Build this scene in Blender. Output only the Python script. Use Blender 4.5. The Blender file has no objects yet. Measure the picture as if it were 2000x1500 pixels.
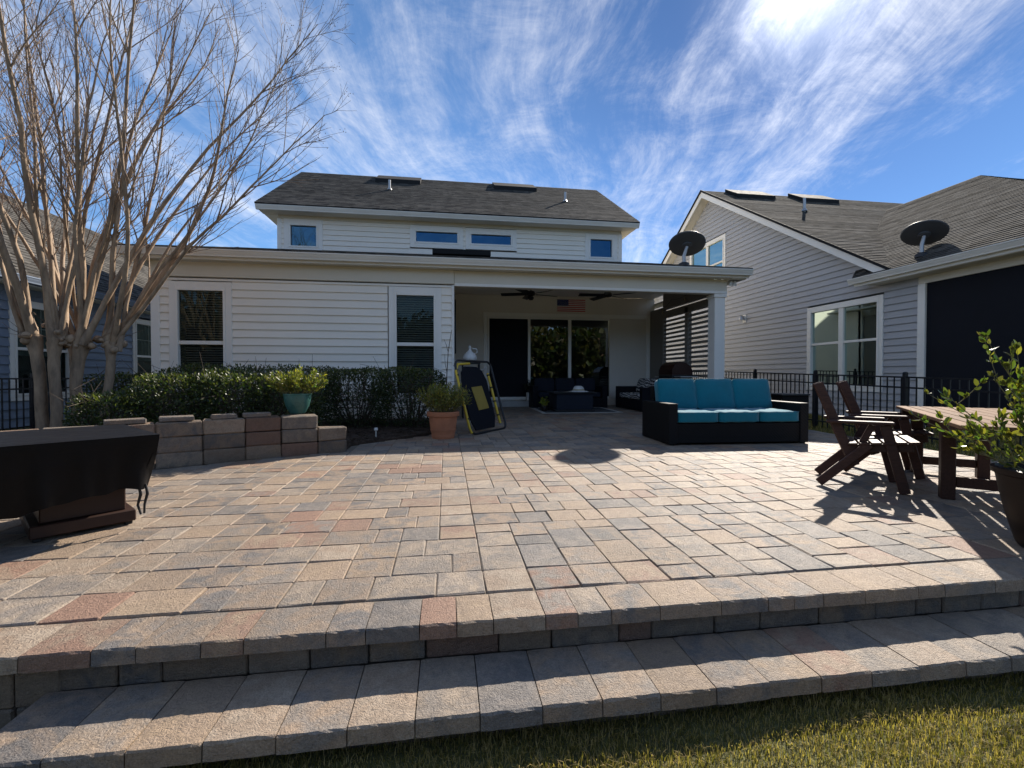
import bpy, math, random
import numpy as np
from mathutils import Vector, Matrix

random.seed(7)
RNG = np.random.default_rng(11)
SC = bpy.context.scene
COL = SC.collection
R = math.radians

# ------------------------------------------------------------------ camera
cam_d = bpy.data.cameras.new('camera')
cam_d.sensor_width = 36.0
cam_d.lens = 36.0 * 880.0 / 2000.0
cam_d.clip_start = 0.05
cam_d.clip_end = 3000
cam = bpy.data.objects.new('camera', cam_d)
COL.objects.link(cam)
cam.location = (0, 0, 1.0)
cam.rotation_euler = (R(90 - 0.9), 0, R(-8.28))
SC.camera = cam

# ------------------------------------------------------------------ sun, sky, exposure
SUN_EL, SUN_AZ = R(36.2), R(41.6)          # azimuth from +Y towards +X
SUN_DIR = Vector((math.sin(SUN_AZ) * math.cos(SUN_EL), math.cos(SUN_AZ) * math.cos(SUN_EL), math.sin(SUN_EL)))
sun_d = bpy.data.lights.new('sun', 'SUN')
sun_d.energy = 4.0
sun_d.angle = R(0.6)
sun_d.color = (1.0, 0.92, 0.81)
sun = bpy.data.objects.new('sun', sun_d)
COL.objects.link(sun)
sun.rotation_euler = (-SUN_DIR).to_track_quat('-Z', 'Y').to_euler()
sun.location = (20, 24, 30)

SC.view_settings.view_transform = 'Standard'
SC.view_settings.look = 'None'
SC.view_settings.gamma = 1.0
SC.view_settings.use_curve_mapping = False
SC.view_settings.exposure = 1.08


class NT:
    """tiny node-tree helper"""
    def __init__(self, tree):
        self.t = tree
        self.n = tree.nodes
        self.l = tree.links

    def node(self, typ, **kw):
        nd = self.n.new(typ)
        for k, v in kw.items():
            setattr(nd, k, v)
        return nd

    def put(self, sock, val):
        if isinstance(val, bpy.types.NodeSocket):
            self.l.new(val, sock)
        elif isinstance(val, (tuple, list)) and len(val) == 3 and sock.type == 'RGBA':
            sock.default_value = (*val, 1)
        else:
            sock.default_value = val

    def math(self, op, a, b=None, c=None, clamp=False):
        nd = self.node('ShaderNodeMath', operation=op, use_clamp=clamp)
        self.put(nd.inputs[0], a)
        if b is not None:
            self.put(nd.inputs[1], b)
        if c is not None:
            self.put(nd.inputs[2], c)
        return nd.outputs[0]

    def vmath(self, op, a, b=None):
        nd = self.node('ShaderNodeVectorMath', operation=op)
        self.put(nd.inputs[0], a)
        if b is not None:
            self.put(nd.inputs[1], b)
        return nd.outputs['Value' if op in ('DOT_PRODUCT', 'LENGTH') else 'Vector']

    def mix(self, fac, a, b, blend='MIX'):
        nd = self.node('ShaderNodeMix', data_type='RGBA', blend_type=blend)
        self.put(nd.inputs[0], fac)
        self.put(nd.inputs[6], a)
        self.put(nd.inputs[7], b)
        return nd.outputs[2]

    def noise(self, vec, scale, detail=3, rough=0.55, dist=0.0, out='Fac'):
        nd = self.node('ShaderNodeTexNoise')
        if vec is not None:
            self.put(nd.inputs['Vector'], vec)
        nd.inputs['Scale'].default_value = scale
        nd.inputs['Detail'].default_value = detail
        nd.inputs['Roughness'].default_value = rough
        nd.inputs['Distortion'].default_value = dist
        return nd.outputs[out]

    def ramp(self, fac, stops):
        nd = self.node('ShaderNodeValToRGB')
        self.put(nd.inputs[0], fac)
        e = nd.color_ramp.elements
        while len(e) > 1:
            e.remove(e[0])
        first = True
        for p, c in stops:
            if first:
                e[0].position = p
                el = e[0]
                first = False
            else:
                el = e.new(p)
            el.color = (*c, 1) if isinstance(c, (tuple, list)) else (c, c, c, 1)
        return nd.outputs[0]

    def comb(self, x, y, z):
        nd = self.node('ShaderNodeCombineXYZ')
        for i, v in enumerate((x, y, z)):
            self.put(nd.inputs[i], v)
        return nd.outputs[0]


world = bpy.data.worlds.new('World')
SC.world = world
world.use_nodes = True
W = NT(world.node_tree)
W.n.clear()
sky = W.node('ShaderNodeTexSky', sky_type='NISHITA')
sky.sun_disc = False
sky.sun_elevation = SUN_EL
sky.sun_rotation = SUN_AZ
sky.altitude = 0
sky.air_density = 0.55
sky.dust_density = 0.0
sky.ozone_density = 5.0
tc = W.node('ShaderNodeTexCoord').outputs['Generated']
sep = W.node('ShaderNodeSeparateXYZ')
W.l.new(tc, sep.inputs[0])
zc = W.math('ADD', W.math('MAXIMUM', sep.outputs[2], 0.0), 0.13)
px_ = W.math('DIVIDE', sep.outputs[0], zc)
py_ = W.math('DIVIDE', sep.outputs[1], zc)
ca, sa = math.cos(R(17)), math.sin(R(17))
along = W.math('ADD', W.math('MULTIPLY', px_, sa), W.math('MULTIPLY', py_, ca))
across = W.math('SUBTRACT', W.math('MULTIPLY', px_, ca), W.math('MULTIPLY', py_, sa))
warp = W.noise(W.comb(across, along, 3.0), 0.7, 2, 0.5)
wv = W.math('MULTIPLY', W.math('SUBTRACT', warp, 0.5), 0.6)
ac2 = W.math('ADD', across, wv)
streak = W.noise(W.comb(W.math('MULTIPLY', ac2, 2.4), W.math('MULTIPLY', along, 0.40), 6.3), 1.35, 12, 0.70, 0.12)
fibre = W.noise(W.comb(W.math('MULTIPLY', ac2, 7.0), W.math('MULTIPLY', along, 0.9), 5.1), 1.6, 10, 0.74, 0.1)
puff = W.noise(W.comb(ac2, W.math('MULTIPLY', along, 0.75), 8.2), 4.2, 12, 0.72, 0.5)
cover = W.noise(W.comb(W.math('MULTIPLY', across, 0.6), W.math('MULTIPLY', along, 0.3), 6.3), 1.0, 2, 0.5)
tot = W.math('ADD', W.math('ADD', W.math('MULTIPLY', streak, 0.46), W.math('MULTIPLY', puff, 0.37)), W.math('ADD', W.math('MULTIPLY', cover, 0.50), W.math('MULTIPLY', fibre, 0.13)))
cl = W.node('ShaderNodeMapRange', interpolation_type='SMOOTHSTEP')
W.l.new(tot, cl.inputs[0])
cl.inputs[1].default_value = 0.645
cl.inputs[2].default_value = 1.0
cl.inputs[3].default_value = 0.0
cl.inputs[4].default_value = 0.9
sdot = W.math('MAXIMUM', W.vmath('DOT_PRODUCT', tc, tuple(SUN_DIR)), 0.0)
glow1 = W.math('MULTIPLY', W.math('POWER', sdot, 110.0), 4.0)
glow2 = W.math('MULTIPLY', W.math('POWER', sdot, 8.0), 0.35)
cbright = W.math('ADD', W.math('ADD', glow1, glow2), 3.9)
ccol = W.mix(1.0, (1.0, 1.0, 1.0), W.comb(cbright, W.math('MULTIPLY', cbright, 1.0), W.math('MULTIPLY', cbright, 1.03)), 'MULTIPLY')
halo = W.math('MULTIPLY', W.math('POWER', sdot, 300.0), 3.0)
skyt = W.mix(1.0, sky.outputs[0], (0.78, 0.88, 0.80), 'MULTIPLY')
dim = W.math('MULTIPLY_ADD', W.math('POWER', sdot, 5.0), -0.5, 1.0)
skyt = W.mix(1.0, skyt, W.comb(dim, dim, W.math('MULTIPLY_ADD', dim, 0.85, 0.15)), 'MULTIPLY')
hz = W.math('MULTIPLY_ADD', W.math('MAXIMUM', sep.outputs[2], 0.0), 1.2, 0.55, clamp=True)
skyt = W.mix(1.0, skyt, W.comb(W.math('MULTIPLY', hz, 1.0), W.math('MULTIPLY_ADD', hz, 0.9, 0.06), W.math('MULTIPLY_ADD', hz, 0.85, 0.12)), 'MULTIPLY')
skyc = W.mix(cl.outputs[0], skyt, ccol)
skyc = W.mix(1.0, skyc, W.comb(halo, halo, halo), 'ADD')
bg = W.node('ShaderNodeBackground')
W.l.new(skyc, bg.inputs[0])
bg.inputs[1].default_value = 0.15
wo = W.node('ShaderNodeOutputWorld')
W.l.new(bg.outputs[0], wo.inputs[0])

# ------------------------------------------------------------------ materials
MATS = {}


def new_mat(name):
    m = bpy.data.materials.new(name)
    m.use_nodes = True
    t = NT(m.node_tree)
    t.n.clear()
    b = t.node('ShaderNodeBsdfPrincipled')
    o = t.node('ShaderNodeOutputMaterial')
    t.l.new(b.outputs[0], o.inputs[0])
    MATS[name] = m
    return m, t, b, o


def pos(t):
    return t.node('ShaderNodeNewGeometry').outputs['Position']


def M(name, col, rough=0.6, metal=0.0, var=0.12, scale=6.0, bump=0.0, bscale=60.0, spec=0.4, stretch=(1, 1, 1), per_obj=0.0, sheen=0.0):
    m, t, b, o = new_mat(name)
    p = pos(t)
    if stretch != (1, 1, 1):
        p = t.vmath('MULTIPLY', p, stretch)
    n = t.noise(p, scale, 5, 0.6)
    n = t.math('MULTIPLY_ADD', n, 2.0, -0.5, clamp=True)
    lo = tuple(c * (1 - var) for c in col)
    hi = tuple(min(1, c * (1 + var)) for c in col)
    c = t.mix(n, lo, hi)
    if per_obj:
        oi = t.node('ShaderNodeObjectInfo').outputs['Random']
        f = t.math('MULTIPLY_ADD', oi, 2 * per_obj, 1 - per_obj)
        c = t.mix(1.0, c, t.comb(f, f, f), 'MULTIPLY')
    t.put(b.inputs['Base Color'], c)
    b.inputs['Roughness'].default_value = rough
    t.put(b.inputs['Roughness'], t.math('MULTIPLY_ADD', n, 0.16, rough - 0.08, clamp=True))
    b.inputs['Metallic'].default_value = metal
    b.inputs['Specular IOR Level'].default_value = spec
    if sheen:
        b.inputs['Sheen Weight'].default_value = sheen
    if bump:
        bn = t.node('ShaderNodeBump')
        bn.inputs['Strength'].default_value = 1.0
        bn.inputs['Distance'].default_value = bump
        t.l.new(t.noise(p, bscale, 4, 0.6), bn.inputs['Height'])
        t.l.new(bn.outputs[0], b.inputs['Normal'])
    return m


def stone_mat():
    m, t, b, o = new_mat('concrete_paver')
    p = pos(t)
    a1 = t.node('ShaderNodeAttribute', attribute_name='ca').outputs['Color']
    a2 = t.node('ShaderNodeAttribute', attribute_name='cb').outputs['Color']
    off = t.vmath('MULTIPLY', t.vmath('ADD', a1, a2), (40.0, 55.0, 0.0))
    q = t.vmath('ADD', p, off)
    n1 = t.noise(q, 7.5, 5, 0.62, 0.8)
    f1 = t.ramp(n1, [(0.40, 0.0), (0.60, 1.0)])
    c = t.mix(f1, a1, a2)
    grain = t.noise(p, 190.0, 3, 0.7)
    g = t.ramp(grain, [(0.26, 0.5), (0.5, 0.97), (0.76, 1.38)])
    c = t.mix(0.85, c, g, 'MULTIPLY')
    blot = t.noise(p, 30.0, 7, 0.74, 0.6)
    c = t.mix(0.6, c, t.ramp(blot, [(0.28, 0.45), (0.50, 0.98), (0.74, 1.3)]), 'MULTIPLY')
    dirt = t.noise(p, 1.3, 5, 0.62)
    c = t.mix(t.ramp(dirt, [(0.46, 0.0), (0.74, 0.42)]), c, (0.15, 0.128, 0.102))
    t.put(b.inputs['Base Color'], c)
    b.inputs['Roughness'].default_value = 0.6
    b.inputs['Specular IOR Level'].default_value = 0.4
    bn = t.node('ShaderNodeBump')
    bn.inputs['Strength'].default_value = 1.0
    bn.inputs['Distance'].default_value = 0.005
    h = t.math('ADD', t.noise(p, 150.0, 5, 0.7), t.math('MULTIPLY', t.noise(p, 38.0, 5, 0.62, 2.2), 1.8))
    t.l.new(h, bn.inputs['Height'])
    t.l.new(bn.outputs[0], b.inputs['Normal'])
    return m


def leaf_mat(name, rough=0.38, trans=0.3, spec=0.5):
    m, t, b, o = new_mat(name)
    a1 = t.node('ShaderNodeAttribute', attribute_name='ca').outputs['Color']
    t.put(b.inputs['Base Color'], a1)
    b.inputs['Roughness'].default_value = rough
    b.inputs['Specular IOR Level'].default_value = spec
    tr = t.node('ShaderNodeBsdfTranslucent')
    t.put(tr.inputs[0], t.mix(1.0, a1, (1.5, 1.7, 0.6), 'MULTIPLY'))
    mx = t.node('ShaderNodeMixShader')
    mx.inputs[0].default_value = trans
    t.l.new(b.outputs[0], mx.inputs[1])
    t.l.new(tr.outputs[0], mx.inputs[2])
    t.l.new(mx.outputs[0], o.inputs[0])
    return m


def glass_mat(name, ior=1.9, tint=(0.75, 0.85, 0.85), rough=0.0, wav=0.0, refl=(1, 1, 1)):
    m, t, b, o = new_mat(name)
    t.n.remove(b)
    fr = t.node('ShaderNodeFresnel')
    fr.inputs['IOR'].default_value = ior
    gl = t.node('ShaderNodeBsdfGlossy')
    gl.inputs['Roughness'].default_value = rough
    gl.inputs['Color'].default_value = (*refl, 1)
    if wav:
        bn = t.node('ShaderNodeBump')
        bn.inputs['Strength'].default_value = 1.0
        bn.inputs['Distance'].default_value = wav
        t.l.new(t.noise(pos(t), 1.6, 2, 0.5), bn.inputs['Height'])
        t.l.new(bn.outputs[0], gl.inputs['Normal'])
    tp = t.node('ShaderNodeBsdfTransparent')
    tp.inputs[0].default_value = (*tint, 1)
    mx = t.node('ShaderNodeMixShader')
    t.l.new(fr.outputs[0], mx.inputs[0])
    t.l.new(tp.outputs[0], mx.inputs[1])
    t.l.new(gl.outputs[0], mx.inputs[2])
    t.l.new(mx.outputs[0], o.inputs[0])
    return m


def shingle_mat(name, c0, c1, c2):
    m, t, b, o = new_mat(name)
    p = pos(t)
    v = t.node('ShaderNodeTexVoronoi', voronoi_dimensions='3D')
    t.l.new(t.vmath('MULTIPLY', p, (5.0, 5.0, 11.0)), v.inputs['Vector'])
    v.inputs['Scale'].default_value = 1.0
    hs = t.node('ShaderNodeSeparateColor')
    t.l.new(v.outputs['Color'], hs.inputs[0])
    c = t.ramp(hs.outputs[0], [(0.0, c0), (0.45, c1), (1.0, c2)])
    c = t.mix(0.8, c, t.ramp(t.noise(p, 220.0, 3, 0.7), [(0.3, 0.6), (0.7, 1.35)]), 'MULTIPLY')
    c = t.mix(0.7, c, t.ramp(t.noise(p, 0.9, 4, 0.6), [(0.3, 0.8), (0.7, 1.15)]), 'MULTIPLY')
    t.put(b.inputs['Base Color'], c)
    b.inputs['Roughness'].default_value = 0.95
    b.inputs['Specular IOR Level'].default_value = 0.06
    bn = t.node('ShaderNodeBump')
    bn.inputs['Strength'].default_value = 1.0
    bn.inputs['Distance'].default_value = 0.006
    t.l.new(t.noise(p, 60.0, 4, 0.7), bn.inputs['Height'])
    t.l.new(bn.outputs[0], b.inputs['Normal'])
    return m


def wood_mat(name, c0, c1, rough=0.5, axis=(1, 1, 1), per_obj=0.15, spec=0.35):
    m, t, b, o = new_mat(name)
    tcn = t.node('ShaderNodeTexCoord').outputs['Object']
    p = t.vmath('MULTIPLY', tcn, axis)
    n = t.noise(p, 9.0, 7, 0.65, 0.4)
    c = t.mix(t.ramp(n, [(0.3, 0.0), (0.7, 1.0)]), c0, c1)
    oi = t.node('ShaderNodeObjectInfo').outputs['Random']
    f = t.math('MULTIPLY_ADD', oi, 2 * per_obj, 1 - per_obj)
    c = t.mix(1.0, c, t.comb(f, f, f), 'MULTIPLY')
    t.put(b.inputs['Base Color'], c)
    b.inputs['Roughness'].default_value = rough
    b.inputs['Specular IOR Level'].default_value = spec
    bn = t.node('ShaderNodeBump')
    bn.inputs['Strength'].default_value = 1.0
    bn.inputs['Distance'].default_value = 0.0012
    t.l.new(n, bn.inputs['Height'])
    t.l.new(bn.outputs[0], b.inputs['Normal'])
    return m


def wicker_mat(name, c):
    m, t, b, o = new_mat(name)
    tcn = t.node('ShaderNodeTexCoord').outputs['Object']
    w1 = t.node('ShaderNodeTexWave', wave_type='BANDS', bands_direction='Z')
    w1.inputs['Scale'].default_value = 28.0
    w1.inputs['Distortion'].default_value = 0.6
    t.l.new(tcn, w1.inputs['Vector'])
    w2 = t.node('ShaderNodeTexWave', wave_type='BANDS', bands_direction='DIAGONAL')
    w2.inputs['Scale'].default_value = 14.0
    w2.inputs['Distortion'].default_value = 0.4
    t.l.new(tcn, w2.inputs['Vector'])
    h = t.math('MULTIPLY', w1.outputs[1], t.math('MULTIPLY_ADD', w2.outputs[1], 0.6, 0.4))
    t.put(b.inputs['Base Color'], t.mix(h, tuple(x * 0.5 for x in c), tuple(x * 1.5 for x in c)))
    b.inputs['Roughness'].default_value = 0.55
    b.inputs['Specular IOR Level'].default_value = 0.22
    bn = t.node('ShaderNodeBump')
    bn.inputs['Distance'].default_value = 0.004
    t.l.new(h, bn.inputs['Height'])
    t.l.new(bn.outputs[0], b.inputs['Normal'])
    return m


def pattern_mat(name):
    m, t, b, o = new_mat(name)
    tcn = t.node('ShaderNodeTexCoord').outputs['Object']
    w = t.node('ShaderNodeTexWave', wave_type='RINGS')
    w.inputs['Scale'].default_value = 5.0
    w.inputs['Distortion'].default_value = 9.0
    w.inputs['Detail'].default_value = 1.0
    t.l.new(tcn, w.inputs['Vector'])
    t.put(b.inputs['Base Color'], t.mix(t.ramp(w.outputs[1], [(0.45, 0.0), (0.55, 1.0)]), (0.03, 0.03, 0.035), (0.55, 0.53, 0.5)))
    b.inputs['Roughness'].default_value = 0.9
    return m


STONE = stone_mat()
M('jersey_siding_white', (0.92, 0.855, 0.745), 0.55, var=0.035, scale=1.2, bump=0.0006, bscale=140, per_obj=0.02)
M('trim_white', (0.89, 0.85, 0.775), 0.45, var=0.03, scale=2)
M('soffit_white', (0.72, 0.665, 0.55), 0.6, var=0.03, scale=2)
M('siding_grey', (0.42, 0.42, 0.43), 0.55, var=0.05, scale=1.3, bump=0.0006, bscale=140, per_obj=0.03)
M('siding_blue', (0.20, 0.245, 0.32), 0.55, var=0.05, scale=1.3, bump=0.0006, bscale=140, per_obj=0.03)
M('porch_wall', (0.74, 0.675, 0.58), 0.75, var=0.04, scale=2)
M('louvre_paint', (0.22, 0.195, 0.165), 0.7, var=0.06, scale=2)
M('vent_dark', (0.02, 0.02, 0.021), 0.85, var=0.2, spec=0.15)
shingle_mat('shingle_dark', (0.038, 0.038, 0.039), (0.072, 0.070, 0.067), (0.115, 0.108, 0.098))
shingle_mat('shingle_grey', (0.045, 0.042, 0.038), (0.085, 0.079, 0.071), (0.14, 0.13, 0.115))
glass_mat('window_glass', 1.5, (0.72, 0.8, 0.8), 0.0, 0.001, (0.42, 0.52, 0.48))
glass_mat('slider_glass', 2.05, (0.45, 0.55, 0.5), 0.0, 0.002)
glass_mat('upper_glass', 3.2, (0.2, 0.25, 0.28), 0.0, 0.004, (0.13, 0.33, 0.55))
M('room_dark', (0.02, 0.021, 0.024), 0.9, var=0.3)
M('curtain', (0.16, 0.20, 0.18), 0.9, var=0.1)
M('blind', (0.30, 0.28, 0.24), 0.6, var=0.05)
M('black_metal', (0.012, 0.012, 0.014), 0.42, var=0.2, spec=0.5)
M('gutter_white', (0.78, 0.74, 0.66), 0.4, var=0.09, scale=3, stretch=(0.6, 0.6, 3))
M('galvanised', (0.42, 0.42, 0.42), 0.4, metal=0.6)
M('dish_grey', (0.07, 0.075, 0.085), 0.5, var=0.08)
M('screen_navy', (0.012, 0.013, 0.018), 0.85, var=0.25, scale=1.5, bump=0.0004, bscale=300, spec=0.2)
M('earth_mulch', (0.07, 0.045, 0.03), 0.95, var=0.5, scale=25, bump=0.03, bscale=40)
M('lawn_soil', (0.10, 0.10, 0.038), 0.95, var=0.4, scale=9, bump=0.02, bscale=50)
M('joint_sand', (0.17, 0.14, 0.105), 0.95, var=0.25, scale=60)
M('concrete', (0.42, 0.41, 0.39), 0.85, var=0.12, scale=7, bump=0.002)
leaf_mat('leaf_hedge', 0.4, 0.25)
leaf_mat('leaf_bright', 0.4, 0.4)
leaf_mat('leaf_shrub', 0.28, 0.35)
leaf_mat('grass_blade', 0.55, 0.4, 0.25)
M('bark', (0.30, 0.21, 0.135), 0.7, var=0.6, scale=11, bump=0.006, bscale=30, stretch=(1, 1, 0.3))
M('twig', (0.25, 0.175, 0.12), 0.7, var=0.25, scale=10)
M('seed_pod', (0.12, 0.075, 0.05), 0.8, var=0.3)
M('stem_brown', (0.09, 0.065, 0.045), 0.8, var=0.3, scale=20)
M('stem_green', (0.16, 0.15, 0.07), 0.7, var=0.3, scale=20)
M('terracotta', (0.43, 0.17, 0.085), 0.75, var=0.18, scale=9, bump=0.001, bscale=90)
M('teal_glaze', (0.05, 0.135, 0.115), 0.3, var=0.3, scale=7)
M('dark_pot', (0.013, 0.007, 0.005), 0.5, var=0.25, spec=0.3)
M('vinyl_cover', (0.004, 0.004, 0.005), 0.45, var=0.3, scale=5, bump=0.006, bscale=9, spec=0.14)
M('brown_metal', (0.034, 0.016, 0.011), 0.5, var=0.15, spec=0.3)
M('rubber', (0.012, 0.012, 0.012), 0.7)
wood_mat('wood_dark', (0.024, 0.009, 0.006), (0.068, 0.028, 0.018), 0.5, (2, 9, 9), 0.2)
wood_mat('wood_table', (0.13, 0.072, 0.04), (0.28, 0.17, 0.10), 0.75, (1.2, 14, 9), 0.14, 0.12)
wicker_mat('wicker_black', (0.0065, 0.006, 0.0058))
wicker_mat('wicker_navy', (0.006, 0.007, 0.012))
M('teal_fabric', (0.003, 0.15, 0.205), 0.8, var=0.1, scale=5, bump=0.006, bscale=14, sheen=0.3, spec=0.2)
M('navy_fabric', (0.012, 0.016, 0.026), 0.9, var=0.2)
pattern_mat('pattern_fabric')
M('white_ceramic', (0.72, 0.70, 0.66), 0.35, var=0.06)
M('rug_dark', (0.07, 0.072, 0.075), 0.95, var=0.3, scale=20)
M('rug_light', (0.5, 0.48, 0.44), 0.95, var=0.15, scale=20)
M('yellow_paint', (0.62, 0.43, 0.03), 0.35, var=0.1)
M('navy_net', (0.006, 0.007, 0.011), 0.8, var=0.2, spec=0.2)
M('mustard_panel', (0.30, 0.21, 0.035), 0.6, var=0.1)
M('grill_red', (0.03, 0.009, 0.007), 0.35, var=0.1)
M('flag_red', (0.5, 0.02, 0.035), 0.8)
M('flag_white', (0.72, 0.68, 0.64), 0.8)
M('flag_blue', (0.012, 0.028, 0.15), 0.8)
M('bulb', (0.25, 0.2, 0.14), 0.2)

# ------------------------------------------------------------------ mesh builders
ID = Matrix.Identity(3)


def rotz(a):
    return Matrix.Rotation(a, 3, 'Z')


class MB:
    def __init__(self):
        self.v, self.f, self.a, self.b = [], [], [], []
        self.ca = self.cb = None

    def add(self, vs, fs):
        o = len(self.v)
        self.v.extend([tuple(x) for x in vs])
        self.f.extend([tuple(i + o for i in f) for f in fs])
        if self.ca is not None:
            self.a.extend([self.ca] * len(vs))
            self.b.extend([self.cb or self.ca] * len(vs))

    def box(self, c, h, m=ID):
        c = Vector(c)
        vs = [c + m @ Vector((sx * h[0], sy * h[1], sz * h[2])) for sx in (-1, 1) for sy in (-1, 1) for sz in (-1, 1)]
        self.add(vs, [(0, 1, 3, 2), (4, 6, 7, 5), (0, 4, 5, 1), (2, 3, 7, 6), (0, 2, 6, 4), (1, 5, 7, 3)])
        return self

    def bb(self, a, b):
        a, b = Vector(a), Vector(b)
        return self.box((a + b) / 2, [abs(x) / 2 for x in (b - a)])

    def cbox(self, c, h, bv, m=ID, jit=0.0):
        """chamfered box, 26 faces"""
        c = Vector(c)
        vs, idx = [], {}
        for sx in (-1, 1):
            for sy in (-1, 1):
                for sz in (-1, 1):
                    for k in range(3):
                        p = [sx * (h[0] - (bv if k != 0 else 0)), sy * (h[1] - (bv if k != 1 else 0)), sz * (h[2] - (bv if k != 2 else 0))]
                        if jit:
                            p = [q + random.uniform(-jit, jit) for q in p]
                        idx[(sx, sy, sz, k)] = len(vs)
                        vs.append(c + m @ Vector(p))
        fs = []
        S = (-1, 1)
        for k in range(3):
            o1, o2 = [(1, 2), (2, 0), (0, 1)][k]
            for s in S:
                q = []
                for a, b in ((-1, -1), (1, -1), (1, 1), (-1, 1)):
                    t = [0, 0, 0]
                    t[k], t[o1], t[o2] = s, a, b
                    q.append(idx[(*t, k)])
                fs.append(tuple(q if s > 0 else q[::-1]))
            # edges parallel to axis k, between faces o1 and o2
            for a in S:
                for b in S:
                    q = []
                    for s, f in ((-1, o1), (1, o1), (1, o2), (-1, o2)):
                        t = [0, 0, 0]
                        t[k], t[o1], t[o2] = s, a, b
                        q.append(idx[(*t, f)])
                    fs.append(tuple(q[::-1] if a * b > 0 else q))
        for sx in S:
            for sy in S:
                for sz in S:
                    q = [idx[(sx, sy, sz, k)] for k in range(3)]
                    fs.append(tuple(q if sx * sy * sz > 0 else q[::-1]))
        self.add(vs, fs)
        return self

    def beam(self, p0, p1, w, d, up=(0, 0, 1), bv=0.0):
        """rectangular bar from p0 to p1, width w across 'up', depth d along it"""
        p0, p1 = Vector(p0), Vector(p1)
        x = (p1 - p0)
        L = x.length
        x.normalize()
        y = Vector(up).cross(x)
        if y.length < 1e-4:
            y = Vector((0, 1, 0)).cross(x)
        y.normalize()
        z = x.cross(y)
        m = Matrix((x, y, z)).transposed()
        if bv:
            return self.cbox((p0 + p1) / 2, (L / 2, w / 2, d / 2), bv, m)
        return self.box((p0 + p1) / 2, (L / 2, w / 2, d / 2), m)

    def tube(self, pts, rad, seg=8, cap=True, closed=False):
        P = np.array(pts, float)
        n = len(P)
        rad = np.full(n, rad, float) if np.isscalar(rad) else np.array(rad, float)
        if closed:
            T = np.roll(P, -1, 0) - np.roll(P, 1, 0)
        else:
            T = np.gradient(P, axis=0)
        T /= np.linalg.norm(T, axis=1)[:, None] + 1e-12
        ref = np.array([0.0, 0, 1]) if abs(T[0][2]) < 0.9 else np.array([1.0, 0, 0])
        A = np.cross(T[0], ref)
        A /= np.linalg.norm(A)
        ang = np.linspace(0, 2 * math.pi, seg, endpoint=False)
        vs = []
        for i in range(n):
            A = A - T[i] * (A @ T[i])
            A /= np.linalg.norm(A) + 1e-12
            B = np.cross(T[i], A)
            vs.extend((P[i] + rad[i] * (np.cos(ang)[:, None] * A + np.sin(ang)[:, None] * B)).tolist())
        fs = []
        for i in range(n if closed else n - 1):
            j = (i + 1) % n
            for k in range(seg):
                k2 = (k + 1) % seg
                fs.append((i * seg + k, i * seg + k2, j * seg + k2, j * seg + k))
        if cap and not closed:
            fs.append(tuple(range(seg))[::-1])
            fs.append(tuple((n - 1) * seg + k for k in range(seg)))
        self.add(vs, fs)
        return self

    def lathe(self, prof, c, seg=24, sx=1.0, sy=1.0, m=ID):
        c = Vector(c)
        vs = []
        for r, z in prof:
            for k in range(seg):
                a = 2 * math.pi * k / seg
                vs.append(c + m @ Vector((r * math.cos(a) * sx, r * math.sin(a) * sy, z)))
        fs = []
        for i in range(len(prof) - 1):
            for k in range(seg):
                k2 = (k + 1) % seg
                fs.append((i * seg + k, i * seg + k2, (i + 1) * seg + k2, (i + 1) * seg + k))
        fs.append(tuple(range(seg))[::-1])
        fs.append(tuple((len(prof) - 1) * seg + k for k in range(seg)))
        self.add(vs, fs)
        return self

    def prism(self, poly, d):
        """extrude a planar 3-D polygon by vector d"""
        d = Vector(d)
        n = len(poly)
        vs = [Vector(p) for p in poly] + [Vector(p) + d for p in poly]
        fs = [tuple(range(n))[::-1], tuple(range(n, 2 * n))]
        for i in range(n):
            j = (i + 1) % n
            fs.append((i, j, n + j, n + i))
        self.add(vs, fs)
        return self

    def quad(self, a, b, c, d):
        self.add([a, b, c, d], [(0, 1, 2, 3)])
        return self

    def build(self, name, mat, parent=None, smooth=False, **props):
        me = bpy.data.meshes.new(name)
        me.from_pydata(self.v, [], self.f)
        if self.a:
            for nm, arr in (('ca', self.a), ('cb', self.b)):
                at = me.attributes.new(nm, 'FLOAT_COLOR', 'POINT')
                at.data.foreach_set('color', np.array([(*c, 1.0) for c in arr], np.float32).ravel())
        me.materials.append(MATS[mat] if isinstance(mat, str) else mat)
        if smooth:
            me.polygons.foreach_set('use_smooth', [True] * len(me.polygons))
            if smooth == 'angle':
                try:
                    me.set_sharp_from_angle(angle=R(40))
                except Exception:
                    pass
        me.update()
        o = bpy.data.objects.new(name, me)
        COL.objects.link(o)
        if parent:
            o.parent = parent
        for k, v in props.items():
            o[k] = v
        return o


def fast_mesh(name, verts, faces4, mat, colors=None, parent=None, smooth=False):
    """numpy quads -> one mesh object"""
    me = bpy.data.meshes.new(name)
    nv, nf = len(verts), len(faces4)
    me.vertices.add(nv)
    me.vertices.foreach_set('co', np.asarray(verts, np.float32).ravel())
    me.loops.add(nf * 4)
    me.loops.foreach_set('vertex_index', np.asarray(faces4, np.int32).ravel())
    me.polygons.add(nf)
    me.polygons.foreach_set('loop_start', np.arange(nf, dtype=np.int32) * 4)
    me.polygons.foreach_set('loop_total', np.full(nf, 4, np.int32))
    if smooth:
        me.polygons.foreach_set('use_smooth', np.ones(nf, bool))
    if colors is not None:
        at = me.attributes.new('ca', 'FLOAT_COLOR', 'POINT')
        c = np.ones((nv, 4), np.float32)
        c[:, :3] = colors
        at.data.foreach_set('color', c.ravel())
    me.materials.append(MATS[mat])
    me.update(calc_edges=True)
    o = bpy.data.objects.new(name, me)
    COL.objects.link(o)
    if parent:
        o.parent = parent
    return o


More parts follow.
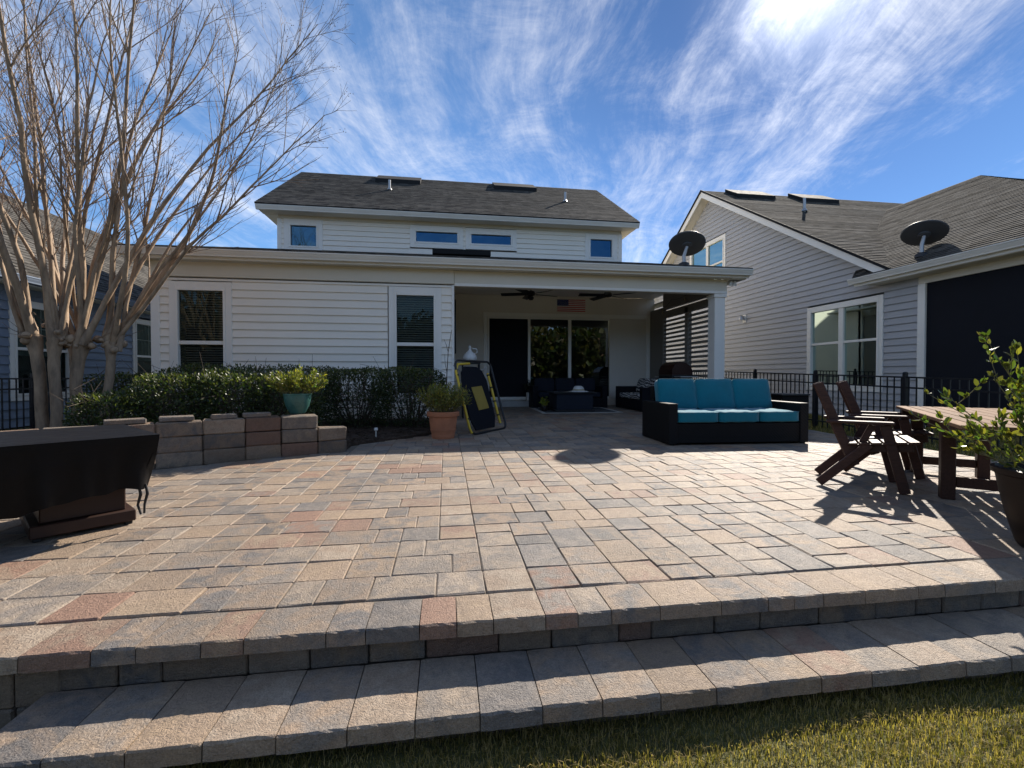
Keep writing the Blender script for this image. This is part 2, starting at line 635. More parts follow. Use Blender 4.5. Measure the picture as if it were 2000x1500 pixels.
def thing(name, label, cat, loc=(0, 0, 0), rz=0.0, group=None):
    o = bpy.data.objects.new(name, None)
    o.empty_display_size = 0.1
    COL.objects.link(o)
    o.location = loc
    o.rotation_euler = (0, 0, rz)
    o['label'] = label
    o['category'] = cat
    if group:
        o['group'] = group
    return o


def tag(o, label, cat, group=None):
    o['label'] = label
    o['category'] = cat
    if group:
        o['group'] = group
    return o


def struct(o):
    o['kind'] = 'structure'
    return o


def share(name, src, parent, loc, rot=None):
    o = bpy.data.objects.new(name, src.data)
    COL.objects.link(o)
    o.parent = parent
    o.location = loc
    if rot is not None:
        o.rotation_euler = rot
    return o


def pz(y):
    """patio surface height (slab falls gently towards the lawn)"""
    return 0.015 * (y - 1.85)

# ------------------------------------------------------------------ ground
def sstep(a, b, x):
    t = np.clip((x - a) / (b - a), 0, 1)
    return t * t * (3 - 2 * t)


def ground_z(x, y):
    z = -0.285 + 0.225 * sstep(2.5, 5.0, np.asarray(y, float)) + 0.04 * sstep(6, 12, np.asarray(y, float))
    return z + 0.008 * np.sin(np.asarray(x) * 3.1) * np.cos(np.asarray(y) * 2.3)


gx = np.concatenate([np.linspace(-900, -16, 12), np.linspace(-14, 14, 90), np.linspace(16, 900, 12)])
gy = np.concatenate([np.linspace(-900, -10, 10), np.linspace(-8, 26, 110), np.linspace(30, 900, 12)])
GX, GY = np.meshgrid(gx, gy, indexing='ij')
GV = np.stack([GX, GY, ground_z(GX, GY)], -1).reshape(-1, 3)
ni, nj = GX.shape
ii, jj = np.meshgrid(np.arange(ni - 1), np.arange(nj - 1), indexing='ij')
a0 = (ii * nj + jj).ravel()
GF = np.stack([a0, a0 + nj, a0 + nj + 1, a0 + 1], 1)
struct(fast_mesh('ground', GV, GF, 'lawn_soil', smooth=True))

# ------------------------------------------------------------------ patio
PX0, PX1, PY0 = -6.6, 6.27, 1.84
BED = [(0.13, 9.38), (-0.02, 7.75), (-0.26, 7.27), (-0.7, 6.85), (-1.28, 6.36), (-1.28, 6.0), (-1.6, 5.86), (-2.0, 5.72), (-2.35, 5.55),
       (-2.68, 5.36), (-3.05, 5.15), (-3.45, 4.9), (-3.95, 4.5), (-4.6, 3.95), (-6.55, 2.2), (-6.58, 9.38)]


def inside(pt, poly):
    x, y = pt
    c = False
    n = len(poly)
    for i in range(n):
        x0, y0 = poly[i]
        x1, y1 = poly[(i + 1) % n]
        if (y0 > y) != (y1 > y) and x < (x1 - x0) * (y - y0) / (y1 - y0) + x0:
            c = not c
    return c


mb = MB()


def slab(x0, x1, y0, y1, zb):
    mb.add([(x0, y0, zb), (x1, y0, zb), (x1, y1, zb), (x0, y1, zb), (x0, y0, pz(y0) - 0.009), (x1, y0, pz(y0) - 0.009), (x1, y1, pz(y1) - 0.009), (x0, y1, pz(y1) - 0.009)],
           [(3, 2, 1, 0), (4, 5, 6, 7), (0, 1, 5, 4), (1, 2, 6, 5), (2, 3, 7, 6), (3, 0, 4, 7)])


slab(PX0, PX1, 1.93, 9.40, -0.42)
slab(0.17, 6.22, 9.401, 12.88, -0.40)
patio = struct(mb.build('patio', 'joint_sand'))

TAN, CREAM, GREY, CHAR, RED, SAND = (0.40, 0.302, 0.22), (0.455, 0.37, 0.285), (0.295, 0.26, 0.228), (0.19, 0.18, 0.175), (0.35, 0.215, 0.155), (0.43, 0.32, 0.22)


def stone_cols(warm=False):
    r = random.random()
    if warm and 0.66 < r < 0.89:
        r = 0.3
    if r < 0.34:
        a, b = TAN, random.choice([GREY, CHAR, CREAM, SAND])
    elif r < 0.52:
        a, b = CREAM, random.choice([TAN, GREY, GREY])
    elif r < 0.72:
        a, b = GREY, random.choice([TAN, CHAR, SAND, CREAM])
    elif r < 0.83:
        a, b = CHAR, random.choice([GREY, TAN, SAND])
    elif r < 0.92:
        a, b = RED, random.choice([TAN, RED, GREY])
    else:
        a, b = SAND, random.choice([RED, TAN])
    k = random.uniform(0.9, 1.1)
    return tuple(c * k for c in a), tuple(c * k for c in b)


MEAN = (0.355, 0.277, 0.212)
TAN, CREAM, GREY, CHAR, RED, SAND = [tuple((c * 0.95 + m * 0.05) * 0.78 * w for c, m, w in zip(q, MEAN, (1.03, 1.0, 0.97))) for q in (TAN, CREAM, GREY, CHAR, RED, SAND)]
U = 0.2286
SIZES = [0.1524, 0.2286, 0.2286, 0.3048]
pavers = []
for bi in range(-8, 8):
    for bj in range(0, 13):
        bx0, by0 = bi * 0.9144 + 0.18, 2.07 + bj * 0.9144
        rot = random.random() < 0.5
        for r in range(4):
            s = SIZES[:]
            random.shuffle(s)
            q = 0.0
            for L in s:
                if rot:
                    x0, y0, x1, y1 = bx0 + r * U, by0 + q, bx0 + (r + 1) * U, by0 + q + L
                else:
                    x0, y0, x1, y1 = bx0 + q, by0 + r * U, bx0 + q + L, by0 + (r + 1) * U
                q += L
                cx, cy = (x0 + x1) / 2, (y0 + y1) / 2
                if cy < 9.4:
                    x0, x1 = max(x0, PX0), min(x1, PX1)
                    if x1 - x0 < 0.05 or inside((cx, cy), BED):
                        continue
                else:
                    if cy > 12.9:
                        continue
                    x0, x1, y1 = max(x0, 0.18), min(x1, 6.2), min(y1, 12.87)
                    if x1 - x0 < 0.05:
                        continue
                pavers.append((x0, y0, x1, y1))


def cam_depth(x, y, z=0.0):
    v = cam.rotation_euler.to_matrix().inverted() @ Vector((x, y, z - 1.0))
    return v.x / -v.z if v.z < -0.3 else 9, v.y / -v.z if v.z < -0.3 else 9, -v.z


def paver_geo(mb, p):
    x0, y0, x1, y1 = p
    cx, cy = (x0 + x1) / 2, (y0 + y1) / 2
    mb.ca, mb.cb = stone_cols()
    tilt = Matrix.Rotation(0.015 + random.uniform(-0.004, 0.004), 3, 'X') @ Matrix.Rotation(random.uniform(-0.004, 0.004), 3, 'Y')
    g = random.uniform(0.001, 0.0022)
    h = 0.025
    mb.cbox((cx, cy, pz(cy) - h + random.uniform(-0.0015, 0.0018)), ((x1 - x0) / 2 - g, (y1 - y0) / 2 - g, h), 0.0058, tilt, 0.0022)


rank = []
for p in pavers:
    cx, cy = (p[0] + p[2]) / 2, (p[1] + p[3]) / 2
    sx, sy, d = cam_depth(cx, cy, pz(cy))
    vis = abs(sx) < 1.16 and abs(sy) < 0.88
    rank.append((-(p[2] - p[0]) * (p[3] - p[1]) / d ** 3 if vis else 1.0, p))
rank.sort(key=lambda t: t[0])
for k, (s, p) in enumerate(rank[:300]):
    b = MB()
    paver_geo(b, p)
    b.build('paver', STONE, patio)
b = MB()
for s, p in rank[300:]:
    paver_geo(b, p)
b.build('farther_pavers', STONE, patio, kind='stuff')


def edge_stone(mb, x0, x1, yf, yb, zt, th):
    """stone with a chiselled front arris"""
    mb.ca, mb.cb = stone_cols(True)
    n = max(3, int((x1 - x0) / 0.028))
    xs = np.linspace(x0 + 0.002, x1 - 0.002, n + 1)
    vs = []
    dz = random.uniform(-0.0015, 0.0015)
    for i, x in enumerate(xs):
        e = 0.0025 if i in (0, n) else 0.0
        j = random.uniform
        vs += [(x, yb, zt - th), (x, yb, zt - 0.005 - e + dz), (x, yb - 0.006, zt - e + dz), (x, (yf + yb) / 2, zt - e + dz),
               (x, yf + 0.008 + e + j(-0.0025, 0.003), zt - e * 0.7 + dz + j(-0.0008, 0.0006)), (x, yf + 0.002 + e + j(-0.0015, 0.002), zt - 0.007 + j(-0.0025, 0.0025) - e), (x, yf + e, zt - th + j(-0.001, 0.001))]
    fs = []
    K = 7
    for i in range(n):
        for k in range(K):
            k2 = (k + 1) % K
            fs.append((i * K + k, (i + 1) * K + k, (i + 1) * K + k2, i * K + k2))
    fs.append(tuple(range(K)))
    fs.append(tuple(n * K + k for k in range(K))[::-1])
    mb.add(vs, fs)


CX = [-1.52, -1.29, -1.14, -0.92, -0.77, -0.47, -0.32, -0.11, 0.04, 0.19, 0.41, 0.55, 0.70, 0.92, 1.21, 1.44, 1.57, 1.72, 1.94, 2.23, 2.38, 2.67, 2.84]
while CX[0] > PX0:
    CX.insert(0, CX[0] - random.choice([0.152, 0.229, 0.305]))
while CX[-1] < PX1 - 0.1:
    CX.append(CX[-1] + random.choice([0.152, 0.229, 0.305]))
for x0, x1 in zip(CX[:-1], CX[1:]):
    b = MB()
    edge_stone(b, x0, x1, 1.83 + random.uniform(-0.0015, 0.0015), 2.062, 0.0, 0.06)
    b.build('coping_stone', STONE, patio)
TX = [-1.46, -1.22] + [-0.99 + 0.2205 * k for k in range(0, 26)]
for x0, x1 in zip(TX[:-1], TX[1:]):
    b = MB()
    edge_stone(b, x0, x1, 1.53 + random.uniform(-0.003, 0.003), 1.872, -0.16, 0.06)
    b.build('step_tread', STONE, patio)


def riser_row(x0, x1, yf, z0, z1, th=0.06):
    x = x0
    while x < x1:
        L = random.choice([0.152, 0.229, 0.229, 0.305])
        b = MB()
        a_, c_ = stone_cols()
        b.ca, b.cb = tuple(q * 0.6 for q in a_), tuple(q * 0.6 for q in c_)  # same stone darkened: shade of the step faces put into the colour
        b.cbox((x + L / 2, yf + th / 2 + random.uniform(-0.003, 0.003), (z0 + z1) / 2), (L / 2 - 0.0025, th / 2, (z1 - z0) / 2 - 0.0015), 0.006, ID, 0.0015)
        b.build('riser_block', STONE, patio)
        x += L


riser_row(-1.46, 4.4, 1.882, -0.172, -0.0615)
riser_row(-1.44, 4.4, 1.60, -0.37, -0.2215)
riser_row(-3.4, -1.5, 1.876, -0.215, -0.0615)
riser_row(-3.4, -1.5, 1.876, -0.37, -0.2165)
b = MB()
b.bb((-1.44, 1.65, -0.42), (4.6, 1.87, -0.225))
b.build('step_core', 'joint_sand', patio)

# planting bed with bark mulch
b = MB()
top = [(x, y, pz(y) + 0.03 + 0.02 * sstep(6.5, 8.5, y)) for x, y in BED]
b.prism([(x, y, -0.2) for x, y in BED], (0, 0, 0.01))
n = len(BED)
b = MB()
b.add([(x, y, -0.2) for x, y in BED] + top, [tuple(range(n, 2 * n))[::-1]] + [(i, n + i, n + (i + 1) % n, (i + 1) % n) for i in range(n)])
bed = struct(b.build('planting_bed', 'earth_mulch'))
b = MB()
for _ in range(2600):
    x, y = random.uniform(-1.9, 0.1), random.uniform(5.9, 8.8)
    if not inside((x, y), BED):
        continue
    L = random.uniform(0.012, 0.04)
    m = rotz(random.uniform(0, 6.3)) @ Matrix.Rotation(random.uniform(-0.6, 0.6), 3, 'X')
    b.box((x, y, pz(y) + 0.03 + 0.02 * float(sstep(6.5, 8.5, y)) + random.uniform(0, 0.02)), (L, L * 0.35, 0.004), m)
b.build('bark_chips', 'earth_mulch', bed, kind='stuff')

# retaining wall of stacked concrete blocks
wall = thing('retaining_wall', 'low stacked grey-tan concrete block wall edging the hedge bed', 'garden wall', (-2.2, 5.5, 0.05))
RW = [(-1.24, 5.89), (-1.55, 5.76), (-1.92, 5.62), (-2.25, 5.46), (-2.60, 5.28), (-2.95, 5.08), (-3.29, 4.86), (-3.62, 4.62), (-3.94, 4.36), (-4.25, 4.08)]
NC = [2, 3, 3, 3, 3, 3, 3, 3, 3]
for k in range(len(RW) - 1):
    p0, p1 = Vector((*RW[k], 0)), Vector((*RW[k + 1], 0))
    d = (p1 - p0)
    L = d.length
    d.normalize()
    nn = Vector((d.y, -d.x, 0))
    if nn.y < 0:
        nn = -nn
    m = Matrix((d, nn, Vector((0, 0, 1)))).transposed()
    base = pz((p0.y + p1.y) / 2) - 0.01
    for c in range(NC[k]):
        b = MB()
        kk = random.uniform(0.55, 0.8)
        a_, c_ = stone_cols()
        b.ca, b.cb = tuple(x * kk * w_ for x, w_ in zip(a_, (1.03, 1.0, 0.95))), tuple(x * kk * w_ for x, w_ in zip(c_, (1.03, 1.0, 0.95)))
        ce = (p0 + p1) / 2 + nn * (0.1 + random.uniform(-0.006, 0.01))
        b.cbox((ce.x - 2.2 * 0, ce.y, base + 0.0825 + c * 0.163), (L / 2 - 0.003, 0.1, 0.080), 0.012, m, 0.0055)
        o = b.build('wall_block', STONE, wall)
        o.matrix_parent_inverse = wall.matrix_basis.inverted()
for k, off, wd, dz in ((2, 0.06, 0.14, 0), (3, 0.0, 0.12, -0.0), (4, 0.02, 0.15, 0), (5, 0.03, 0.16, 0)):
    p0, p1 = Vector((*RW[k], 0)), Vector((*RW[k + 1], 0))
    d = (p1 - p0).normalized()
    nn = Vector((d.y, -d.x, 0))
    if nn.y < 0:
        nn = -nn
    m = Matrix((d, nn, Vector((0, 0, 1)))).transposed() @ rotz(random.uniform(-0.06, 0.06))
    b = MB()
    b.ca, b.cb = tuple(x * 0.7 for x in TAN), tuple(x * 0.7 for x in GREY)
    ce = (p0 + p1) / 2 + nn * 0.11 + d * off
    b.cbox((ce.x, ce.y, pz(p0.y) - 0.01 + 3 * 0.163 + 0.025), (wd, 0.09, 0.024), 0.008, m, 0.004)
    o = b.build('cap_stone', STONE, wall)
    o.matrix_parent_inverse = wall.matrix_basis.inverted()


# lawn grass
def grass(name, n, x0, x1, y0, y1, hmin, hmax, w, keep=None, parent=None):
    x, y = RNG.uniform(x0, x1, n), RNG.uniform(y0, y1, n)
    if keep is not None:
        k = keep(x, y)
        x, y = x[k], y[k]
        n = len(x)
    z = ground_z(x, y)
    h = RNG.uniform(hmin, hmax, n) * (0.75 + 0.5 * (np.sin(x * 5.1 + 1.3 * np.sin(y * 4)) * 0.5 + 0.5))
    az = RNG.uniform(0, 2 * math.pi, n)
    lean = RNG.uniform(0.1, 0.95, n)
    dx, dy = np.cos(az), np.sin(az)
    wx, wy = -dy * w, dx * w
    base = np.stack([x, y, z], 1)
    wv = np.stack([wx, wy, np.zeros(n)], 1)
    mid = base + np.stack([dx * lean * h * 0.35, dy * lean * h * 0.35, h * 0.6], 1)
    tip = base + np.stack([dx * lean * h * 0.95, dy * lean * h * 0.95, h * (1.02 - 0.35 * lean)], 1)
    V = np.stack([base - wv, base + wv, mid + wv * 0.8, mid - wv * 0.8, tip + wv * 0.15, tip - wv * 0.15], 1)
    F = np.arange(n)[:, None] * 6
    F = np.concatenate([F + np.array([0, 1, 2, 3]), F + np.array([3, 2, 4, 5])], 0)
    t = RNG.random(n)
    patch = 0.5 + 0.5 * np.sin(x * 2.3 + 2 * np.sin(y * 3.1)) * np.cos(y * 2.7 + x)
    dry = (t + 0.35 * patch) > 0.74
    g = np.stack([0.12 + 0.08 * t, 0.108 + 0.05 * t, 0.026 + 0.01 * t], 1)
    g[dry] = np.stack([0.30 + 0.1 * t, 0.225 + 0.07 * t, 0.085 + 0.04 * t], 1)[dry]
    cols = np.repeat(g[:, None, :], 6, 1)
    return fast_mesh(name, V.reshape(-1, 3), F, 'grass_blade', cols.reshape(-1, 3), parent)


g1 = grass('lawn_grass', 170000, -1.6, 4.8, 0.3, 1.72, 0.014, 0.038, 0.0013, lambda x, y: (y < 1.60) | (RNG.random(len(x)) < 0.2))
g1['kind'] = 'stuff'
tag(g1, 'short half-dry lawn grass below the patio steps', 'grass')
g2 = grass('side_grass', 30000, 6.29, 9.7, 3.0, 14.0, 0.04, 0.09, 0.004)
g2['kind'] = 'stuff'
tag(g2, 'strip of green grass between the patio and the right neighbour wall', 'grass')
# ------------------------------------------------------------------ house builders
def siding(parent, mat, o, u, n, L, z0, z1, expo=0.1525, openings=(), lim=None, joined=False, t0=0.034, t1=0.004):
    """lap siding boards on a wall; o = point at u=0,z=0; openings = (u0,u1,z0,z1); lim(z)->(u0,u1)"""
    o, u, n = Vector(o), Vector(u), Vector(n)
    jb = MB() if joined else None
    k = 0
    z = z0
    while z < z1 - 0.02:
        za, zb = z, min(z + expo, z1)
        zm = (za + zb) / 2
        a, b_ = (0.0, L) if lim is None else lim(zm)
        segs = [(a, b_)]
        for (u0, u1, w0, w1) in openings:
            if w0 < zm < w1:
                ns = []
                for s0, s1 in segs:
                    if u1 <= s0 or u0 >= s1:
                        ns.append((s0, s1))
                    else:
                        if u0 > s0:
                            ns.append((s0, u0))
                        if u1 < s1:
                            ns.append((u1, s1))
                segs = ns
        if not joined:
            ns = []
            for s0, s1 in segs:
                while s1 - s0 > 3.66:
                    c_ = s0 + random.uniform(1.2, 3.6)
                    ns.append((s0, c_ - 0.0015))
                    s0 = c_ + 0.0015
                ns.append((s0, s1))
            segs = ns
        for s0, s1 in segs:
            if s1 - s0 < 0.03:
                continue
            mb = jb or MB()
            lo, hi = o + Vector((0, 0, za)), o + Vector((0, 0, zb + 0.012))
            vs = [lo + u * s0, lo + u * s1, hi + u * s1, hi + u * s0,
                  lo + u * s0 + n * t0, lo + u * s1 + n * t0, hi + u * s1 + n * t1, hi + u * s0 + n * t1]
            mb.add(vs, [(0, 1, 2, 3), (4, 7, 6, 5), (0, 4, 5, 1), (3, 2, 6, 7), (0, 3, 7, 4), (1, 5, 6, 2)])
            if not joined:
                mb.build('siding_board', mat, parent)
        z += expo
        k += 1
    if joined:
        jb.build('siding', mat, parent, kind='stuff')


def bar3(mb, o, u, n, u0, u1, z0, z1, d0, d1):
    """axis box in wall frame (u along, z up, d outwards)"""
    o, u, n = Vector(o), Vector(u), Vector(n)
    m = Matrix((u, n, Vector((0, 0, 1)))).transposed()
    c = o + u * (u0 + u1) / 2 + n * (d0 + d1) / 2 + Vector((0, 0, (z0 + z1) / 2))
    mb.cbox(c, (abs(u1 - u0) / 2, abs(d1 - d0) / 2, abs(z1 - z0) / 2), min(0.004, abs(d1 - d0) / 4), m)


def window(parent, o, u, n, u0, u1, z0, z1, rail=None, mull=None, casing=0.09, sill=True, backing='blind', glass='window_glass', muntin=False, head=None, trim='trim_white', fw=0.045):
    o, u, n = Vector(o), Vector(u), Vector(n)
    mb = MB()
    hc = head or casing
    bar3(mb, o, u, n, u0 - casing, u0, z0 - casing, z1 + hc, -0.02, 0.04)
    bar3(mb, o, u, n, u1, u1 + casing, z0 - casing, z1 + hc, -0.02, 0.04)
    bar3(mb, o, u, n, u0, u1, z1, z1 + hc, -0.02, 0.039)
    bar3(mb, o, u, n, u0, u1, z0 - casing, z0, -0.02, 0.039)
    mb.build('window_casing', trim, parent)
    mb = MB()
    f = fw
    bar3(mb, o, u, n, u0, u0 + f, z0, z1, -0.05, 0.05)
    bar3(mb, o, u, n, u1 - f, u1, z0, z1, -0.05, 0.05)
    bar3(mb, o, u, n, u0 + f, u1 - f, z1 - f, z1, -0.05, 0.049)
    bar3(mb, o, u, n, u0 + f, u1 - f, z0, z0 + f, -0.05, 0.049)
    w = mb.build('window', 'trim_white', parent)
    cols = [(u0 + f, u1 - f)]
    if mull:
        mb = MB()
        bar3(mb, o, u, n, mull[0], mull[1], z0 + f, z1 - f, -0.05, 0.029)
        mb.build('mullion', 'trim_white', w)
        cols = [(u0 + f, mull[0]), (mull[1], u1 - f)]
    rows = [(z0 + f, z1 - f)]
    if rail:
        rows = [(z0 + f, rail[0]), (rail[1], z1 - f)]
    for c0, c1 in cols:
        if rail:
            mb = MB()
            bar3(mb, o, u, n, c0, c1, rail[0], rail[1], -0.04, 0.02)
            mb.build('meeting_rail', 'trim_white', w)
        for ri, (r0, r1) in enumerate(rows):
            mb = MB()
            d = -0.012 if ri else -0.03
            A = lambda uu, zz, dd: o + u * uu + n * dd + Vector((0, 0, zz))
            mb.quad(A(c0, r0, d), A(c1, r0, d), A(c1, r1, d), A(c0, r1, d))
            mb.build('pane', glass, w)
            if muntin and ri == len(rows) - 1:
                mb = MB()
                bar3(mb, o, u, n, (c0 + c1) / 2 - 0.008, (c0 + c1) / 2 + 0.008, r0, r1, d - 0.02, d - 0.008)
                bar3(mb, o, u, n, c0, c1, (r0 + r1) / 2 - 0.008, (r0 + r1) / 2 + 0.008, d - 0.022, d - 0.01)
                mb.build('muntin', 'trim_white', w)
    A = lambda uu, zz, dd: o + u * uu + n * dd + Vector((0, 0, zz))
    mb = MB()
    mb.quad(A(u0, z0, -0.30), A(u1, z0, -0.30), A(u1, z1, -0.30), A(u0, z1, -0.30))
    mb.build('room_backing', 'room_dark', w)
    if backing == 'blind':
        mb = MB()
        z = z1 - 0.05
        m = Matrix((u, n, Vector((0, 0, 1)))).transposed() @ Matrix.Rotation(R(-38), 3, 'X')
        while z > z0 + 0.02:
            mb.box(A((u0 + u1) / 2, z, -0.09), ((u1 - u0) / 2 - 0.03, 0.024, 0.0015), m)
            z -= 0.047
        mb.build('blind', 'blind', w)
    elif backing == 'curtain':
        mb = MB()
        for (q0, q1, zz0) in ((u0, u1, (z0 + z1) / 2 - 0.1),):
            N = 40
            pts = [(q0 + (q1 - q0) * i / N, -0.12 + 0.02 * math.sin(i * 1.7)) for i in range(N + 1)]
            vs = [A(a, zz0, d) for a, d in pts] + [A(a, z1, d) for a, d in pts]
            mb.add(vs, [(i, i + 1, N + 2 + i, N + 1 + i) for i in range(N)])
        mb.build('curtain', 'curtain', w)
    return w


def shingles(name, parent, mat, e0, e1, r1, r0, course=0.14, thick=0.10, lift=0.012):
    """stepped shingle courses between eave e0-e1 and top r0-r1 plus a thin deck"""
    e0, e1, r0, r1 = map(Vector, (e0, e1, r0, r1))
    nrm = (e1 - e0).cross(r0 - e0).normalized()
    if nrm.z < 0:
        nrm = -nrm
    n = max(2, int(max((r0 - e0).length, (r1 - e1).length) / course))
    mb = MB()
    for i in range(n):
        t0, t1 = i / n, (i + 1) / n
        a, b_ = e0.lerp(r0, t0), e1.lerp(r1, t0)
        c, d = e1.lerp(r1, t1), e0.lerp(r0, t1)
        k = lift * random.uniform(0.7, 1.2)
        mb.add([a + nrm * k, b_ + nrm * k, c, d, a, b_], [(0, 1, 2, 3), (4, 5, 1, 0)])
    dn = -nrm * thick
    mb.add([e0, e1, r1, r0, e0 + dn, e1 + dn, r1 + dn, r0 + dn], [(4, 7, 6, 5), (0, 4, 5, 1), (1, 5, 6, 2), (2, 6, 7, 3), (3, 7, 4, 0)])
    return mb.build(name, mat, parent)


def gutter(parent, p0, p1, out, mat='gutter_white', name='gutter'):
    """K-style gutter along p0-p1 (top back edge), out = outward direction"""
    p0, p1, out = Vector(p0), Vector(p1), Vector(out)
    prof = [(0, 0), (0.125, 0), (0.125, -0.02), (0.115, -0.035), (0.105, -0.06), (0.085, -0.1), (0.08, -0.125), (0, -0.125)]
    mb = MB()
    mb.prism([p0 + out * a + Vector((0, 0, b)) for a, b in prof], p1 - p0)
    return mb.build(name, mat, parent)


SPLIT = {'porch_post', 'corner_board', 'roof_side_fill', 'wall_core', 'upper_wall_core', 'louvre_frame', 'porch_back_wall', 'door_casing', 'upper_soffit'}


def boxes(name, mat, parent, *bs, smooth=False):
    if name in SPLIT and len(bs) > 1:
        for q in bs:
            o = boxes(name, mat, parent, q)
        return o
    mb = MB()
    for a, b_ in bs:
        a, b_ = Vector(a), Vector(b_)
        h = [abs(x) / 2 for x in (b_ - a)]
        mb.cbox((a + b_) / 2, h, min(0.006, min(h) * 0.4))
    return mb.build(name, mat, parent)


X, Y, Z = Vector((1, 0, 0)), Vector((0, 1, 0)), Vector((0, 0, 1))

# ------------------------------------------------------------------ our house
house = thing('white_house', 'two-storey white lap-sided house with covered porch and dark shingle roof', 'house')
FY = 9.40
GB = 0.10
# wing wall
wl, wr = -5.47, 0.16
boxes('wall_core', 'jersey_siding_white', house, ((wl + 0.02, FY + 0.34, GB), (wr - 0.16, FY + 0.42, 3.2)), ((wl - 0.01, FY + 0.012, GB), (wl + 0.1, 22.0, 3.2)))
win_a = (-5.07, -4.19, 0.62, 2.69)
win_b = (-1.04, -0.21, 0.62, 2.70)
op = [(win_a[0] - 0.075 - wl, win_a[1] + 0.11 - wl, win_a[2] - 0.09, win_a[3] + 0.125), (win_b[0] - 0.13 - wl, win_b[1] + 0.11 - wl, win_b[2] - 0.09, win_b[3] + 0.125)]
siding(house, 'jersey_siding_white', (wl, FY, 0), X, -Y, wr - wl, 0.09, 2.87, openings=[(0, 0.13, 0, 4), (wr - wl - 0.05, 9, 0, 4)] + op)
boxes('corner_board', 'trim_white', house, ((wl - 0.022, FY - 0.04, GB), (wl + 0.13, FY + 0.01, 2.90)), ((wr - 0.05, FY - 0.04, GB), (wr + 0.002, FY + 0.01, 2.885)))
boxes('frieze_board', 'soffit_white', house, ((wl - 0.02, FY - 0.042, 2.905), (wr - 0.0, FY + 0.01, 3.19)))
window(house, (0, FY, 0), X, -Y, win_a[0], win_a[1], win_a[2], win_a[3], rail=(1.62, 1.69), casing=0.11, head=0.125)
window(house, (0, FY, 0), X, -Y, win_b[0], win_b[1], win_b[2], win_b[3], rail=(1.63, 1.70), casing=0.11, head=0.125)
# porch beam, column, ceiling, walls
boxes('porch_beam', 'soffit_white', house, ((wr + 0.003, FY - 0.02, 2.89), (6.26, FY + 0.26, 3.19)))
boxes('beam_edge', 'trim_white', house, ((wr + 0.004, FY - 0.026, 2.872), (6.262, FY + 0.02, 2.93)))
boxes('porch_column', 'trim_white', house, ((5.98, FY + 0.0, 0.11), (6.23, FY + 0.27, 2.885)))
boxes('column_capital', 'trim_white', house, ((5.955, FY - 0.024, 2.79), (6.255, FY + 0.295, 2.868)))
boxes('column_base', 'trim_white', house, ((5.95, FY - 0.025, 0.11), (6.26, FY + 0.3, 0.30)))
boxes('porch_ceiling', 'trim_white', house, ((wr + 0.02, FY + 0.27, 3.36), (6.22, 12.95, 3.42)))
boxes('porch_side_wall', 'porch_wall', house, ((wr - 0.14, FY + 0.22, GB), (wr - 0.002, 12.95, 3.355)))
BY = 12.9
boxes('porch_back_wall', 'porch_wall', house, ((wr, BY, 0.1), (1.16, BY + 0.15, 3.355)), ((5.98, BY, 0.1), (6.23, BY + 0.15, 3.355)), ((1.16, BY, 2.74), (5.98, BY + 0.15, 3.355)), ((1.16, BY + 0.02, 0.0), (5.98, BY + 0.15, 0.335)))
boxes('door_casing', 'trim_white', house, ((1.05, BY - 0.025, 0.33), (1.165, BY + 0.01, 2.85)), ((5.97, BY - 0.025, 0.33), (6.08, BY + 0.01, 2.85)), ((1.165, BY - 0.024, 2.735), (5.97, BY + 0.01, 2.85)))
boxes('door_step', 'concrete', house, ((1.0, BY - 0.38, 0.12), (3.4, BY - 0.03, 0.32)))
sl = boxes('sliding_door', 'trim_white', house, ((1.17, BY - 0.01, 0.34), (1.22, BY + 0.06, 2.733)), ((2.345, BY - 0.015, 0.34), (2.42, BY + 0.06, 2.733)), ((3.55, BY - 0.015, 0.34), (3.64, BY + 0.06, 2.733)), ((1.22, BY - 0.008, 2.68), (4.81, BY + 0.06, 2.732)), ((1.22, BY - 0.008, 0.34), (4.81, BY + 0.06, 0.42)))
boxes('open_door_screen', 'screen_navy', sl, ((1.22, BY + 0.03, 0.42), (2.345, BY + 0.045, 2.68)))
for a, b_ in ((2.42, 3.55), (3.64, 4.81)):
    mb = MB()
    mb.quad((a, BY + 0.03, 0.42), (b_, BY + 0.03, 0.42), (b_, BY + 0.03, 2.68), (a, BY + 0.03, 2.68))
    mb.build('glass_panel', 'slider_glass', sl)
boxes('interior_dark', 'room_dark', sl, ((1.2, BY + 0.16, 0.3), (4.85, BY + 0.2, 2.8)))
boxes('stacked_panel', 'porch_wall', sl, ((4.815, BY - 0.006, 0.34), (5.968, BY + 0.06, 2.732)))
# side wall of the porch: low rail, louvre frame and slats
boxes('louvre_frame', 'louvre_paint', house, ((6.09, 9.672, 0.12), (6.20, 9.80, 2.97)), ((6.09, 10.74, 0.12), (6.20, 10.90, 2.80)), ((6.09, 12.08, 0.12), (6.20, 12.88, 2.97)), ((6.09, 9.80, 2.66), (6.20, 12.08, 2.845)), ((6.088, 9.80, 2.90), (6.20, 12.08, 3.35)))
SP = 0.118
k = 0
z = 0.32
slat0 = None
while z < 2.62:
    for y0, y1 in ((9.80, 10.74), (10.90, 12.08)):
        c = Vector((6.145, (y0 + y1) / 2, z))
        mb = MB()
        mb.cbox((0, 0, 0), (0.012, (y1 - y0) / 2, 0.031), 0.004)
        o = mb.build('louvre_slat', 'louvre_paint', house)
        o.location = c
    z += SP
boxes('side_wall', 'jersey_siding_white', house, ((6.03, 12.96, -0.05), (6.23, 22.0, 3.35)))
boxes('rear_wall', 'jersey_siding_white', house, ((wl, 21.9, -0.05), (6.23, 22.0, 3.35)))
